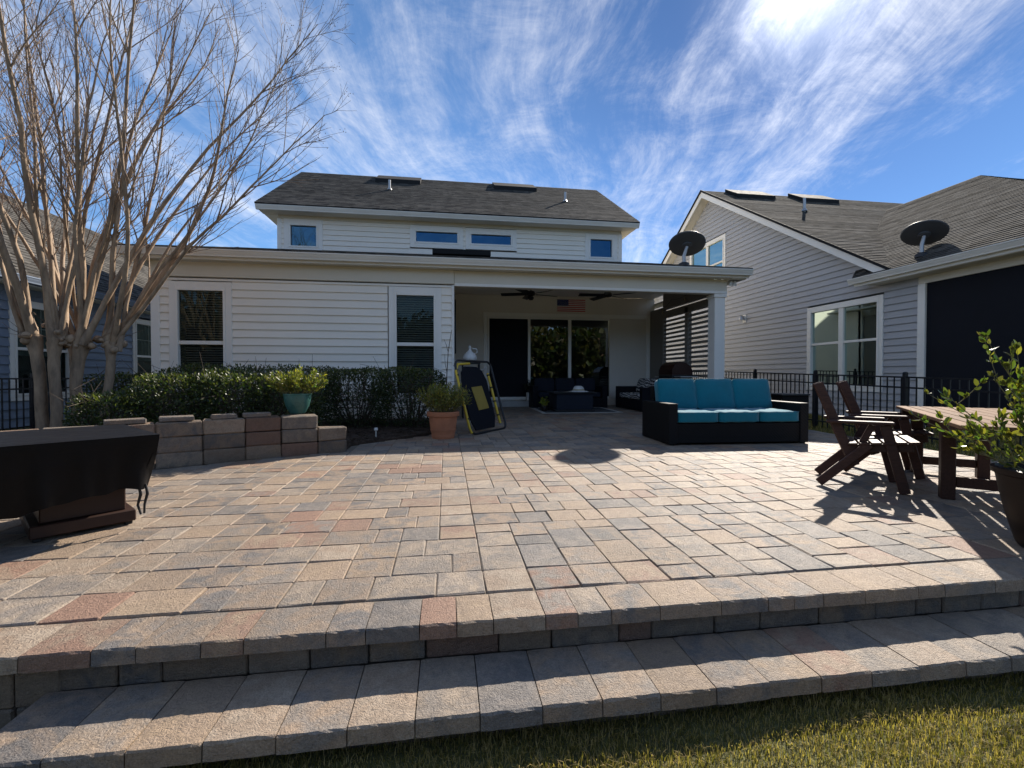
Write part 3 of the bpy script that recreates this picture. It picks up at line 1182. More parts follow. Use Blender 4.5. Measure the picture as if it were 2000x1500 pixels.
# soffit, gutter, lower roof
EZ, EYY = 3.38, 9.0
sl_ = 0.27
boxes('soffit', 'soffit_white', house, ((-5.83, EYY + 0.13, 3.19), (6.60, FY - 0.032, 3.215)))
boxes('fascia', 'gutter_white', house, ((-5.85, EYY + 0.125, 3.18), (6.62, EYY + 0.15, 3.36)))
gutter(house, (-5.88, EYY + 0.125, 3.352), (6.64, EYY + 0.125, 3.352), -Y)
shingles('lower_roof', house, 'shingle_dark', (-5.9, EYY + 0.06, EZ), (6.66, EYY + 0.06, EZ), (6.66, 14.06, EZ + sl_ * 5.0), (-5.9, 14.06, EZ + sl_ * 5.0), course=0.14, thick=0.03)
boxes('roof_side_fill', 'soffit_white', house, ((6.235, EYY + 0.16, 3.16), (6.58, 13.9, 3.21)), ((-5.8, EYY + 0.16, 3.16), (-5.475, 13.9, 3.21)))
boxes('low_roof_vent', 'vent_dark', house, ((-0.38, 12.75, 4.43), (1.25, 13.05, 4.575)))
# upper storey
UY, UL, UR = 14.0, -4.83, 5.61
boxes('upper_wall_core', 'jersey_siding_white', house, ((UL + 0.02, UY + 0.34, 3.3), (UR - 0.02, UY + 0.42, 5.8)), ((UL + 0.06, UY + 0.01, 3.3), (UR - 0.06, UY + 0.03, 4.5)), ((UL, UY + 0.012, 3.3), (UL + 0.2, 21.4, 5.8)), ((UR - 0.2, UY + 0.012, 3.3), (UR, 21.4, 5.8)), ((UL, 21.2, 3.3), (UR, 21.4, 5.8)))
UW = [(-4.53, -3.72, 4.78, 5.47, 0.07), (-0.95, 0.39, 5.05, 5.46, 0.1), (0.72, 2.05, 5.06, 5.45, 0.1), (4.52, 5.34, 4.80, 5.46, 0.07)]
uop = [(a - 0.13 - UL, b_ + 0.13 - UL, c - 0.13, d + 0.13) for a, b_, c, d, e in UW]
siding(house, 'jersey_siding_white', (UL, UY, 0), X, -Y, UR - UL, 4.42, 5.60, openings=[(0, 0.1, 0, 9), (UR - UL - 0.1, 99, 0, 9)] + uop, joined=True)
boxes('upper_frieze', 'soffit_white', house, ((UL, UY - 0.03, 5.6), (UR, UY + 0.01, 5.76)))
boxes('corner_board', 'trim_white', house, ((UL - 0.02, UY - 0.026, 4.5), (UL + 0.1, UY + 0.01, 5.6)), ((UR - 0.1, UY - 0.026, 4.5), (UR + 0.02, UY + 0.01, 5.6)))
for a, b_, c, d, e in UW:
    window(house, (0, UY, 0), X, -Y, a, b_, c, d, casing=0.13, backing=None, glass='upper_glass', fw=0.05)
boxes('upper_soffit', 'soffit_white', house, ((-5.22, 13.63, 5.70), (5.98, 13.97, 5.725)), ((UR + 0.022, 13.98, 5.70), (5.97, 21.7, 5.72)), ((-5.2, 13.98, 5.70), (UL - 0.022, 21.7, 5.72)))
boxes('upper_fascia', 'trim_white', house, ((-5.24, 13.62, 5.70), (6.0, 13.645, 5.83)))
gutter(house, (-5.26, 13.62, 5.82), (6.02, 13.62, 5.82), -Y)
mb = MB()
for xx in (UL + 0.02, UR - 0.12):
    mb.prism([(xx, 13.7, 5.72), (xx, 21.7, 5.72), (xx, 17.7, 8.45)], (0.1, 0, 0))
mb.build('gable_wall', 'jersey_siding_white', house)
mb = MB()
for xx in (-5.25, 5.93):
    mb.prism([(xx, 13.55, 5.74), (xx, 13.55, 5.86), (xx, 17.7, 8.555), (xx, 21.85, 5.86), (xx, 21.85, 5.74), (xx, 17.7, 8.40)], (0.07, 0, 0))
mb.build('rake_board', 'trim_white', house)
ur = shingles('upper_roof', house, 'shingle_dark', (-5.27, 13.48, 5.855), (6.02, 13.48, 5.855), (6.02, 17.7, 8.57), (-5.27, 17.7, 8.57), course=0.14, thick=0.04)
shingles('rear_roof_slope', house, 'shingle_dark', (6.02, 21.92, 5.855), (-5.27, 21.92, 5.855), (-5.27, 17.7, 8.57), (6.02, 17.7, 8.57), course=0.3, thick=0.04)
for a, b_ in ((-2.5, -0.92), (1.78, 3.38)):
    mb = MB()
    mb.prism([(a, 16.75, 7.96), (a, 16.78, 8.13), (a, 17.55, 8.56), (a, 17.55, 8.4)], (b_ - a, 0, 0))
    mb.build('roof_vent', 'vent_dark', ur)
for x_, y_ in ((-1.88, 15.71), (4.14, 15.49)):
    zz = 5.855 + 0.643 * (y_ - 13.48)
    mb = MB()
    mb.tube([(x_, y_, zz - 0.05), (x_, y_, zz + 0.34)], 0.04, 10)
    mb.lathe([(0.09, 0.0), (0.06, 0.06), (0.045, 0.08)], (x_, y_, zz), 10)
    mb.build('vent_pipe', 'galvanised', ur, smooth='angle')

# ------------------------------------------------------------------ right neighbour
nb = thing('grey_house', 'grey lap-sided neighbour house with tall gable and grey shingle roof', 'house', group=None)
NX = 9.8
boxes('wall_core', 'siding_grey', nb, ((NX + 0.34, 7.98, -0.1), (NX + 0.42, 22.8, 3.3)))
mb = MB()
mb.prism([(NX + 0.34, 8.5, 3.25), (NX + 0.34, 22.8, 3.25), (NX + 0.34, 15.65, 7.75)], (0.1, 0, 0))
mb.build('gable_core', 'siding_grey', nb)
# wall frame: origin at y=8.0, u along +Y, outward -X
Y0 = 7.98
nwin = (8.99, 10.96, 0.75, 2.77)
nuw = (14.84, 17.0, 4.45, 5.98)
nlim = lambda z: (0.0, 14.8) if z < 3.3 else (max(0.0, (8.5 + (z - 3.25) / 0.629) - Y0), (22.8 - (z - 3.25) / 0.629) - Y0)
siding(nb, 'siding_grey', (NX, Y0, 0), Y, -X, 14.8, 0.02, 7.6, openings=[(0, 0.02, 0, 9), (nwin[0] - 0.1 - Y0, nwin[1] + 0.1 - Y0, nwin[2] - 0.1, nwin[3] + 0.1), (nuw[0] - 0.1 - Y0, nuw[1] + 0.1 - Y0, nuw[2] - 0.1, nuw[3] + 0.1)], lim=nlim)
window(nb, (NX, 0, 0), Y, -X, *nwin, rail=(1.84, 1.90), mull=(9.93, 10.07), casing=0.1, backing='curtain', muntin=True)
window(nb, (NX, 0, 0), Y, -X, *nuw, rail=(5.12, 5.18), mull=(15.82, 15.96), casing=0.1, backing='curtain', fw=0.05)
boxes('foundation', 'concrete', nb, ((NX - 0.01, 8.0, -0.3), (NX + 0.05, 22.8, 0.02)))
# rake boards and soffit of the gable
mb = MB()
PK = (15.68, 7.91)
sl1 = 0.634
for s in (-1, 1):
    ye = PK[0] + s * 7.25
    ze = PK[1] - sl1 * 7.25
    d = 0.2
    mb.prism([(9.40, PK[0], PK[1] - 0.02), (9.40, ye, ze - 0.02), (9.40, ye, ze - 0.02 - d), (9.40, PK[0], PK[1] - 0.02 - d * 1.12)], (0.03, 0, 0))
mb.build('rake_board', 'trim_white', nb)
mb = MB()
for s in (-1, 1):
    ye = PK[0] + s * 7.2
    ze = PK[1] - sl1 * 7.2
    mb.prism([(9.432, PK[0], PK[1] - 0.16), (9.432, ye, ze - 0.16), (9.432, ye, ze - 0.185), (9.432, PK[0], PK[1] - 0.185)], (0.375, 0, 0))
mb.build('rake_soffit', 'soffit_white', nb)
nr = shingles('main_roof', nb, 'shingle_grey', (9.37, 8.40, 3.305), (21.0, 8.40, 3.305), (21.0, PK[0], PK[1] + 0.02), (9.37, PK[0], PK[1] + 0.02), course=0.14, thick=0.035)
shingles('rear_roof_slope', nb, 'shingle_grey', (21.0, 22.95, 3.305), (9.37, 22.95, 3.305), (9.37, PK[0], PK[1] + 0.02), (21.0, PK[0], PK[1] + 0.02), course=0.3, thick=0.035)
mb = MB()
for s in (-1, 1):
    ye = PK[0] + s * 7.29
    ze = PK[1] + 0.02 - sl1 * 7.29
    mb.prism([(9.362, PK[0], PK[1] + 0.045), (9.362, ye, ze + 0.02), (9.362, ye, ze - 0.05), (9.362, PK[0], PK[1] - 0.03)], (0.03, 0, 0))
mb.build('drip_edge', 'vent_dark', nb)
for x0 in (10.3, 12.9):
    mb = MB()
    mb.prism([(x0, 14.85, 7.42), (x0, 14.87, 7.56), (x0, 15.6, 8.0), (x0, 15.6, 7.85)], (1.5, 0, 0))
    mb.build('roof_vent', 'vent_dark', nr)
mb = MB()
mb.tube([(11.6, 13.3, 6.35), (11.6, 13.3, 6.85)], 0.045, 10)
mb.lathe([(0.1, 0.0), (0.06, 0.07), (0.05, 0.09)], (11.6, 13.3, 6.42), 10)
mb.build('vent_pipe', 'galvanised', nr, smooth='angle')
# porch wing
shingles('wing_roof', nb, 'shingle_grey', (9.37, 4.6, 3.30), (9.37, 9.3, 3.30), (14.27, 12.9, 6.46), (14.2, 10.27, 6.42), course=0.14, thick=0.035)
shingles('wing_front_roof', nb, 'shingle_grey', (9.37, 4.6, 3.30), (19.0, 4.6, 3.30), (14.21, 10.27, 6.42), (14.2, 10.27, 6.42), course=0.14, thick=0.035)
gutter(nb, (9.42, 4.6, 3.275), (9.42, 9.36, 3.275), -X)
boxes('wing_fascia', 'trim_white', nb, ((9.42, 4.62, 3.09), (9.445, 9.3, 3.27)))
boxes('wing_soffit', 'soffit_white', nb, ((9.45, 4.62, 3.08), (9.80, 9.0, 3.10)))
boxes('wing_frieze', 'soffit_white', nb, ((9.765, 4.9, 2.93), (9.80, 8.13, 3.078)))
boxes('porch_post', 'trim_white', nb, ((9.755, 7.985, -0.1), (9.83, 8.135, 2.928)), ((9.755, 4.9, -0.1), (9.83, 5.05, 2.928)))
boxes('porch_screen', 'screen_navy', nb, ((9.80, 5.05, 0.0), (9.815, 7.985, 3.0)))
boxes('front_screen', 'screen_navy', nb, ((9.84, 4.96, 0.0), (18.6, 4.975, 3.0)))
boxes('front_frieze', 'soffit_white', nb, ((9.80, 4.9, 2.93), (18.7, 4.95, 3.08)))
boxes('front_soffit', 'soffit_white', nb, ((9.45, 4.62, 3.101), (18.8, 4.92, 3.12)))
boxes('far_side_wall', 'siding_grey', nb, ((18.6, 4.9, -0.1), (18.75, 22.8, 3.3)))
# wall lamp on the neighbour wall
wl_ = thing('wall_lamp', 'small outdoor wall lamp on the grey siding beside the porch column', 'lamp', (NX - 0.02, 13.68, 2.93))
boxes('back_plate', 'trim_white', wl_, ((-0.02, -0.09, -0.13), (0.0, 0.09, 0.13)))
boxes('lamp_arm', 'galvanised', wl_, ((-0.12, -0.015, 0.05), (-0.021, 0.015, 0.08)))
mb = MB()
mb.lathe([(0.09, -0.05), (0.08, 0.02), (0.04, 0.08), (0.02, 0.1)], (-0.12, 0, 0.0), 12)
mb.build('lamp_shade', 'galvanised', wl_, smooth='angle')

# ------------------------------------------------------------------ left neighbour
lb = thing('blue_house', 'slate-blue lap-sided neighbour house behind the bare tree', 'house')
LX = -8.5
boxes('wall_core', 'siding_blue', lb, ((LX - 0.42, 4.0, -0.3), (LX - 0.34, 24.0, 2.9)))
lw1, lw2 = (10.27, 11.6, 0.62, 2.46), (13.78, 15.1, 0.62, 2.52)
siding(lb, 'siding_blue', (LX, 4.0, 0), Y, X, 20.0, 0.0, 2.85, expo=0.178, openings=[(a - 0.1 - 4, b_ + 0.1 - 4, c - 0.1, d + 0.1) for a, b_, c, d in (lw1, lw2)])
window(lb, (LX, 0, 0), Y, X, *lw1, rail=(1.54, 1.60), casing=0.1, backing='curtain', glass='window_glass', muntin=True)
window(lb, (LX, 0, 0), Y, X, *lw2, rail=(1.55, 1.61), casing=0.1, backing='curtain', glass='window_glass', muntin=True)
boxes('soffit', 'soffit_white', lb, ((-8.5, 3.8, 2.80), (-8.13, 24, 2.82)))
gutter(lb, (-8.16, 3.8, 2.97), (-8.16, 24, 2.97), X, mat='siding_blue')
boxes('fascia', 'siding_blue', lb, ((-8.18, 3.8, 2.80), (-8.16, 24, 2.96)))
shingles('roof', lb, 'shingle_grey', (-8.08, 24.2, 2.98), (-8.08, 3.6, 2.98), (-12.0, 3.6, 6.02), (-12.0, 24.2, 6.02), course=0.14, thick=0.03)
shingles('far_roof_slope', lb, 'shingle_grey', (-16, 3.6, 2.98), (-16, 24.2, 2.98), (-12.0, 24.2, 6.02), (-12.0, 3.6, 6.02), course=0.3, thick=0.03)


# ------------------------------------------------------------------ satellite dishes
def dish(label, loc, aim, group):
    t = thing('satellite_dish', label, 'satellite dish', loc, 0, group)
    a = Vector(aim).normalized()
    m = a.to_track_quat('Z', 'Y').to_matrix()
    c = Vector((0.08, 0.02, 0.46))
    prof = [(0.02, -0.035), (0.30, -0.03), (0.365, -0.012), (0.378, 0.008), (0.372, 0.018), (0.30, 0.012), (0.02, 0.004)]
    mb = MB()
    mb.lathe(prof, c, 40, m=m)
    mb.build('dish_plate', 'dish_grey', t, smooth='angle')
    mb = MB()
    e = c - a * 0.03
    mb.lathe([(0.11, 0.0), (0.10, -0.03), (0.05, -0.05)], c - a * 0.028, 20, m=m)
    mb.build('dish_hub', 'dish_grey', t, smooth='angle')
    mb = MB()
    mb.tube([(0, 0, 0.0), (0, 0, 0.2), tuple(c - a * 0.07)], [0.04, 0.038, 0.034], 12)
    mb.build('mast', 'galvanised', t, smooth='angle')
    mb = MB()
    mb.lathe([(0.12, -0.04), (0.11, 0.03), (0.05, 0.06)], (0, 0, 0), 12)
    mb.build('mount_foot', 'black_metal', t, smooth='angle')
    return t


dish('round dark grey satellite dish standing on the porch roof edge', (5.09, 9.15, 3.42), (0.23, 0.41, 0.88), 'satellite dishes on the roofs')
dish('round dark grey satellite dish on the right neighbour shingle roof', (9.68, 8.0, 3.5), (0.36, 0.28, 0.88), 'satellite dishes on the roofs')
# ------------------------------------------------------------------ fences
def fence(label, x, ys, ztop, slope, yref, zb=-0.05, ypick=None):
    t = thing('metal_fence', label, 'fence', (x, ys[0], zb))
    def loc(o, p):
        o.parent = t
        o.location = Vector(p) - t.location
    mbp = MB()
    mbp.cbox((0, 0, 0), (0.028, 0.028, 0.61), 0.003)
    mbp.lathe([(0.036, 0.61), (0.036, 0.625), (0.02, 0.64)], (0, 0, 0), 4, m=rotz(R(45)))
    post = None
    mbk = MB()
    mbk.box((0, 0, 0), (0.008, 0.008, 0.54))
    pick = None
    zt = lambda y: ztop + slope * (y - yref)
    for y in ys:
        if post is None:
            post = mbp.build('fence_post', 'black_metal')
            o = post
        else:
            o = bpy.data.objects.new('fence_post', post.data)
            COL.objects.link(o)
        loc(o, (x, y, zt(y) - 0.61))
    for y0, y1 in zip(ys[:-1], ys[1:]):
        for dz in (-0.06, -0.23, -1.0):
            mb = MB()
            mb.beam((x, y0, zt(y0) + dz), (x, y1, zt(y1) + dz), 0.026, 0.026)
            o = mb.build('fence_rail', 'black_metal', t)
            o.matrix_parent_inverse = Matrix.Translation(-t.location)
        n = 15
        for k in range(n):
            y = y0 + (y1 - y0) * (k + 0.5) / n
            if pick is None:
                pick = mbk.build('picket', 'black_metal')
                o = pick
            else:
                o = bpy.data.objects.new('picket', pick.data)
                COL.objects.link(o)
            loc(o, (x, y, zt(y) - 0.06 - 0.54))
    return t


fence('black aluminium picket fence between the patio and the grey house', 7.5, [10.09 + 1.83 * k for k in range(2, -5, -1)], 1.11, 0.03, 8.27)
fence('black aluminium picket fence behind the bare tree trunks', -7.0, [12.47 - 1.83 * k for k in range(0, 4)], 1.03, 0.0, 8.8)


# ------------------------------------------------------------------ foliage helpers
def leaf_quads(P, N, L, Wd, cols, spread=0.0):
    """P centres (n,3), N leaf axis directions; returns verts, faces, colours; leaf = folded 2-quad diamond"""
    n = len(P)
    A = N / (np.linalg.norm(N, axis=1)[:, None] + 1e-9)
    rnd = RNG.normal(size=(n, 3))
    B = np.cross(A, rnd)
    B /= np.linalg.norm(B, axis=1)[:, None] + 1e-9
    Cn = np.cross(A, B)
    L = np.broadcast_to(np.asarray(L, float), (n,))[:, None]
    Wd = np.broadcast_to(np.asarray(Wd, float), (n,))[:, None]
    p0 = P
    p1 = P + A * L * 0.5 + B * Wd + Cn * Wd * 0.35
    p2 = P + A * L + Cn * (-0.12 * L)
    p3 = P + A * L * 0.5 - B * Wd + Cn * Wd * 0.35
    pm = P + A * L * 0.5
    V = np.stack([p0, p1, p2, p3, pm], 1).reshape(-1, 3)
    f = np.arange(n)[:, None] * 5
    F = np.concatenate([f + np.array([0, 1, 2, 4]), f + np.array([0, 4, 2, 3])], 0)
    C = np.repeat(cols, 5, 0)
    return V, F, C


def oval_leaves(P, N, L, Wd, cols):
    n = len(P)
    A = N / (np.linalg.norm(N, axis=1)[:, None] + 1e-9)
    B = np.cross(A, np.array([0, 0, 1.0]) + 0.7 * RNG.normal(size=(n, 3)))
    B /= np.linalg.norm(B, axis=1)[:, None] + 1e-9
    Cn = np.cross(A, B)
    L = np.asarray(L, float)[:, None]
    bend = -0.16 * L
    rows = []
    for q, w in ((0.0, 0.05), (0.28, 0.85), (0.62, 1.0), (0.88, 0.55), (1.0, 0.05)):
        m = P + A * L * q + Cn * bend * q * q
        rows.append((m - B * Wd * w + Cn * Wd * w * 0.3, m, m + B * Wd * w + Cn * Wd * w * 0.3))
    V = np.stack([x for r in rows for x in r], 1).reshape(-1, 3)
    f = np.arange(n)[:, None] * 15
    F = []
    for r in range(4):
        F.append(f + np.array([3 * r, 3 * r + 1, 3 * r + 4, 3 * r + 3]))
        F.append(f + np.array([3 * r + 1, 3 * r + 2, 3 * r + 5, 3 * r + 4]))
    return V, np.concatenate(F, 0), np.repeat(cols, 15, 0)


def green(n, base, var, bright=None, pb=0.0):
    t = RNG.random((n, 1))
    c = np.array(base) * (1 - var + 2 * var * t)
    c = c * (1 + 0.12 * RNG.normal(size=(n, 3)))
    if bright is not None:
        k = RNG.random(n) < pb
        c[k] = np.array(bright) * (0.8 + 0.4 * RNG.random((k.sum(), 1)))
    return np.clip(c, 0.004, 1)


def lump(d, seed, amp):
    """bumpy radius over direction d"""
    r = np.ones(len(d))
    g = np.random.default_rng(seed)
    for k in range(7):
        w = g.normal(size=3) * (1.5 + k * 0.8)
        r += amp / (1 + 0.4 * k) * np.sin(d @ w + g.uniform(0, 6.28))
    return r


def shrub(label, c, h, n, seed, leafL=0.045, thin_low=0.5, mat='leaf_hedge', base=(0.036, 0.052, 0.016), bright=(0.12, 0.13, 0.035), pb=0.1, group=None, power=4.0, name='hedge_shrub', cat='hedge'):
    """boxy clipped shrub: half sizes h, centre c (base at c.z)"""
    t = thing(name, label, cat, c, 0, group)
    g = np.random.default_rng(seed)
    d = g.normal(size=(n * 3, 3))
    d /= np.linalg.norm(d, axis=1)[:, None]
    H = np.array(h)
    sup = 1.0 / (np.sum(np.abs(d) ** power, 1) ** (1 / power))
    rad = sup * lump(d, seed, 0.055) * (1 - np.abs(g.normal(0, 0.16, len(d))))
    P = d * rad[:, None] * H
    P[:, 2] += H[2] * 1.02
    zz = P[:, 2] / (2 * H[2])
    keep = g.random(len(P)) < np.clip(thin_low + (1 - thin_low) * zz * 1.5, 0, 1)
    P, d = P[keep][:n], d[keep][:n]
    N = d * 0.7 + g.normal(size=P.shape) * 0.55 + np.array([0, 0, 0.35])
    cols = green(len(P), base, 0.4, bright, pb)
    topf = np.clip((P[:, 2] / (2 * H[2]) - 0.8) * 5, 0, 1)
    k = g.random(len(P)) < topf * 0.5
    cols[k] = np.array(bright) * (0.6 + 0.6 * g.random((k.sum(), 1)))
    V, F, C = leaf_quads(P, N, leafL * g.uniform(0.7, 1.3, len(P)), leafL * 0.24, cols)
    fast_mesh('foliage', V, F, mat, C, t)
    mb = MB()
    for _ in range(26):
        a = g.uniform(0, 6.28)
        r0, r1 = g.uniform(0, 0.35), g.uniform(0.4, 0.92)
        p0 = np.array([math.cos(a) * r0 * H[0], math.sin(a) * r0 * H[1], -0.02])
        p2 = np.array([math.cos(a) * r1 * H[0], math.sin(a) * r1 * H[1], 2 * H[2] * g.uniform(0.55, 0.92)])
        p1 = (p0 + p2) / 2 + g.normal(size=3) * 0.05
        mb.tube([p0, p1, p2], [0.014, 0.009, 0.004], 5, cap=False)
        for _ in range(3):
            q = p1 + (p2 - p1) * g.random()
            mb.tube([q, q + g.normal(size=3) * 0.07 + np.array([0, 0, 0.08]), q + g.normal(size=3) * 0.16 + np.array([0, 0, 0.15])], [0.006, 0.004, 0.002], 4, cap=False)
    mb.build('stems', 'stem_brown', t)
    return t


HB = 'hedge along the house wall'
for k, (x, y, hx, hy, hz, n) in enumerate([(-0.62, 8.15, 0.62, 0.55, 0.53, 7200), (-1.55, 8.2, 0.62, 0.55, 0.535, 7200), (-2.45, 8.25, 0.62, 0.55, 0.54, 5200), (-3.35, 8.3, 0.62, 0.55, 0.54, 5200), (-4.25, 8.3, 0.62, 0.55, 0.53, 5200), (-5.1, 8.25, 0.6, 0.55, 0.5, 4200)]):
    lab = ['clipped green hedge shrub nearest the porch, behind the terracotta pot', 'clipped green hedge shrub under the right wing window', 'clipped green hedge shrub behind the teal pot',
           'clipped green hedge shrub midway under the blank wing wall', 'clipped green hedge shrub under the left wing window', 'clipped green hedge shrub at the left corner of the white house'][k]
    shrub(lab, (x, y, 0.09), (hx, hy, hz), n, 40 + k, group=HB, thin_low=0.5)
for k, (x, y, hx, hy, hz, n) in enumerate([(-2.2, 6.75, 0.46, 0.42, 0.455, 4200), (-2.9, 6.7, 0.50, 0.46, 0.475, 5200), (-3.6, 6.65, 0.50, 0.48, 0.46, 5200), (-4.2, 6.45, 0.42, 0.44, 0.345, 4000)]):
    lab = ['low glossy shrub just behind the block wall beside the teal pot', 'low glossy shrub in the middle behind the block wall', 'low glossy shrub left of centre behind the block wall', 'low glossy shrub at the foot of the bare tree'][k]
    shrub(lab, (x, y, 0.09), (hx, hy, hz), n, 60 + k, leafL=0.048, group='front row of shrubs behind the block wall', thin_low=0.62, name='bed_shrub', cat='shrub', base=(0.038, 0.054, 0.017), bright=(0.14, 0.155, 0.045), pb=0.13, power=3.2)

# ------------------------------------------------------------------ crape myrtle
tree = thing('crape_myrtle_tree', 'bare multi-trunk tree with pale tan bark and fine twigs beside the house', 'tree', (-5.3, 7.3, 0.1))
TO = np.array([-5.3, 7.3, 0.1])
g = np.random.default_rng(5)


def norm(v):
    return v / (np.linalg.norm(v) + 1e-9)


knots = []
for bx, by, kx, ky, kz, r in [(-0.30, -0.05, -0.40, -0.1, 1.48, 0.075), (-0.14, -0.12, -0.12, -0.12, 1.44, 0.07), (0.05, 0.02, 0.08, 0.0, 1.40, 0.078), (0.32, 0.12, 0.42, 0.1, 1.40, 0.06), (-0.22, 0.35, -0.3, 0.45, 1.5, 0.06)]:
    N = 12
    pts, rr = [], []
    for i in range(N + 1):
        s = i / N
        p = np.array([bx + (kx - bx) * s + 0.025 * math.sin(s * 7 + bx * 9), by + (ky - by) * s + 0.02 * math.cos(s * 6), -0.12 + (kz + 0.12) * s])
        pts.append(p)
        rr.append(r * (1.22 - 0.32 * min(1, s * 3)) * (1 + 0.05 * math.sin(s * 19)))
    rr[-1] = r * 1.25
    rr[-2] = r * 1.15
    mb = MB()
    mb.tube(pts, rr, 14)
    # pollard knuckles
    for _ in range(12):
        c = pts[-1] + g.normal(size=3) * np.array([0.075, 0.07, 0.06])
        q = norm(g.normal(size=3))
        rad = g.uniform(0.025, 0.07)
        mb.lathe([(rad * 0.35, -rad), (rad * 0.85, -rad * 0.55), (rad, 0), (rad * 0.85, rad * 0.55), (rad * 0.35, rad)], tuple(c), 9, m=Vector(q).to_track_quat('Z', 'Y').to_matrix())
    mb.build('trunk', 'bark', tree, smooth='angle')
    knots.append((np.array(pts[-1]), r))

limbs, crown, pods = MB(), MB(), MB()


def grow(p, d, L, r0, n, bend, wander, rtip=0.25):
    pts, rr = [p.copy()], [r0]
    for i in range(n):
        d = norm(d + np.array([0, 0, bend]) / n + g.normal(size=3) * wander)
        p = p + d * L / n
        if p[0] > 2.75 + 0.28 * max(0.0, p[2] - 2.0) and len(pts) > 2 or p[0] > 3.65:
            if len(pts) > 2:
                break
        pts.append(p.copy())
        rr.append(r0 * (1 - (1 - rtip) * (i + 1) / n))
    return pts, rr


def twigs(pts, rr, i0, count, Lr, depth):
    n = len(pts)
    for _ in range(count):
        i = g.integers(i0, n - 1)
        s = g.random()
        p = pts[i] * (1 - s) + pts[i + 1] * s
        ax = norm(pts[i + 1] - pts[i])
        side = norm(np.cross(ax, g.normal(size=3)))
        d = norm(ax * g.uniform(0.8, 1.25) + side * g.uniform(0.35, 0.7) + np.array([0, 0, 0.08]))
        L = g.uniform(*Lr)
        r = min(rr[i] * 0.62, 0.0022 + L * 0.0068)
        if depth == 2:
            P2, R2 = grow(p, d, L, r, 7, 0.25, 0.06)
            (limbs if r > 0.012 else crown).tube(P2, R2, 5, cap=False)
            twigs(P2, R2, 1, int(2 + L * 3.4), (0.3, 0.95), 1)
        elif depth == 1:
            P2, R2 = grow(p, d, L, max(r, 0.0028), 4, 0.15, 0.09, 0.5)
            crown.tube(P2, R2, 3, cap=False)
            for _ in range(g.integers(0, 3)):
                i2 = int(g.integers(1, max(2, len(P2) - 1)))
                d3 = norm(P2[i2] - P2[i2 - 1]) + g.normal(size=3) * 0.55
                P3, R3 = grow(P2[i2], norm(d3), g.uniform(0.1, 0.35), 0.0024, 2, 0.1, 0.15, 0.7)
                crown.tube(P3, R3, 3, cap=False)
            if g.random() < 0.10:
                for _ in range(g.integers(3, 8)):
                    c = P2[-1] + g.normal(size=3) * 0.035
                    pods.lathe([(0.002, -0.007), (0.0065, 0), (0.002, 0.008)], tuple(c), 5)


for (kp, r), fan in zip(knots, [(-0.5, 0.0, 6), (-0.3, 0.18, 7), (-0.10, 0.40, 7), (0.10, 0.68, 8), (-0.45, 0.2, 5)]):
    m = fan[2]
    for j in range(m):
        lean = fan[0] + (fan[1] - fan[0]) * (j + g.uniform(0.1, 0.9)) / m
        dy = g.normal() * 0.2
        d = norm(np.array([math.sin(lean), dy, math.cos(lean)]))
        L = g.uniform(4.6, 6.2) * (0.92 if lean > 0.6 else 1.0)
        rb = g.uniform(0.02, 0.05)
        P, RR = grow(kp + g.normal(size=3) * 0.04, d, L, rb, 16, 0.28 if lean > 0.5 else 0.12, 0.055, 0.12)
        RR[0] *= 1.35
        limbs.tube(P, RR, 8, cap=False)
        twigs(P, RR, 3, 9, (0.6, 1.7), 2)
        twigs(P, RR, 6, 10, (0.25, 0.7), 1)
    for _ in range(3):
        d = norm(g.normal(size=3) * np.array([1, 1, 0.3]) + np.array([0, 0, 0.35]))
        P, RR = grow(kp, d, g.uniform(0.3, 0.7), 0.007, 5, 0.3, 0.12)
        crown.tube(P, RR, 4, cap=False)
limbs.build('limbs', 'bark', tree, smooth=True)
crown.build('crown', 'twig', tree)
pods.build('seed_pods', 'seed_pod', tree, kind='stuff')


# ------------------------------------------------------------------ potted plants
def pot(t, prof, mat, name='pot', seg=32):
    mb = MB()
    mb.lathe(prof, (0, 0, 0), seg)
    return mb.build(name, mat, t, smooth='angle')


def bushy(t, n, c, h, L, Wd, base, bright, pb, mat, seed, up=0.4, nst=30, rlow=0.35, name='foliage'):
    g = np.random.default_rng(seed)
    P = []
    N = []
    mb = MB()
    per = max(1, n // nst)
    for s in range(nst):
        a = g.uniform(0, 6.28)
        rr = math.sqrt(g.random())
        tip = np.array([c[0] + math.cos(a) * rr * h[0], c[1] + math.sin(a) * rr * h[1], c[2] + h[2] * g.uniform(0.45, 1.0) * (1 - 0.35 * rr * rr)])
        p0 = np.array([c[0] + math.cos(a) * rr * h[0] * rlow, c[1] + math.sin(a) * rr * h[1] * rlow, c[2] - 0.02])
        p1 = p0 * 0.45 + tip * 0.55 + np.array([0, 0, 0.04])
        mb.tube([p0, p1, tip], [0.004, 0.003, 0.0015], 4, cap=False)
        for k in range(per):
            q = g.uniform(0.25, 1.0)
            b0 = (1 - q) ** 2 * p0 + 2 * q * (1 - q) * p1 + q * q * tip
            P.append(b0 + g.normal(size=3) * 0.012)
            ax = norm(tip - p0)
            N.append(norm(ax * 0.6 + g.normal(size=3) * 0.75 + np.array([0, 0, up])))
    P, N = np.array(P), np.array(N)
    V, F, C = leaf_quads(P, N, L * g.uniform(0.6, 1.3, len(P)), Wd, green(len(P), base, 0.35, bright, pb))
    fast_mesh(name, V, F, mat, C, t)
    mb.build('stems', 'stem_green', t)


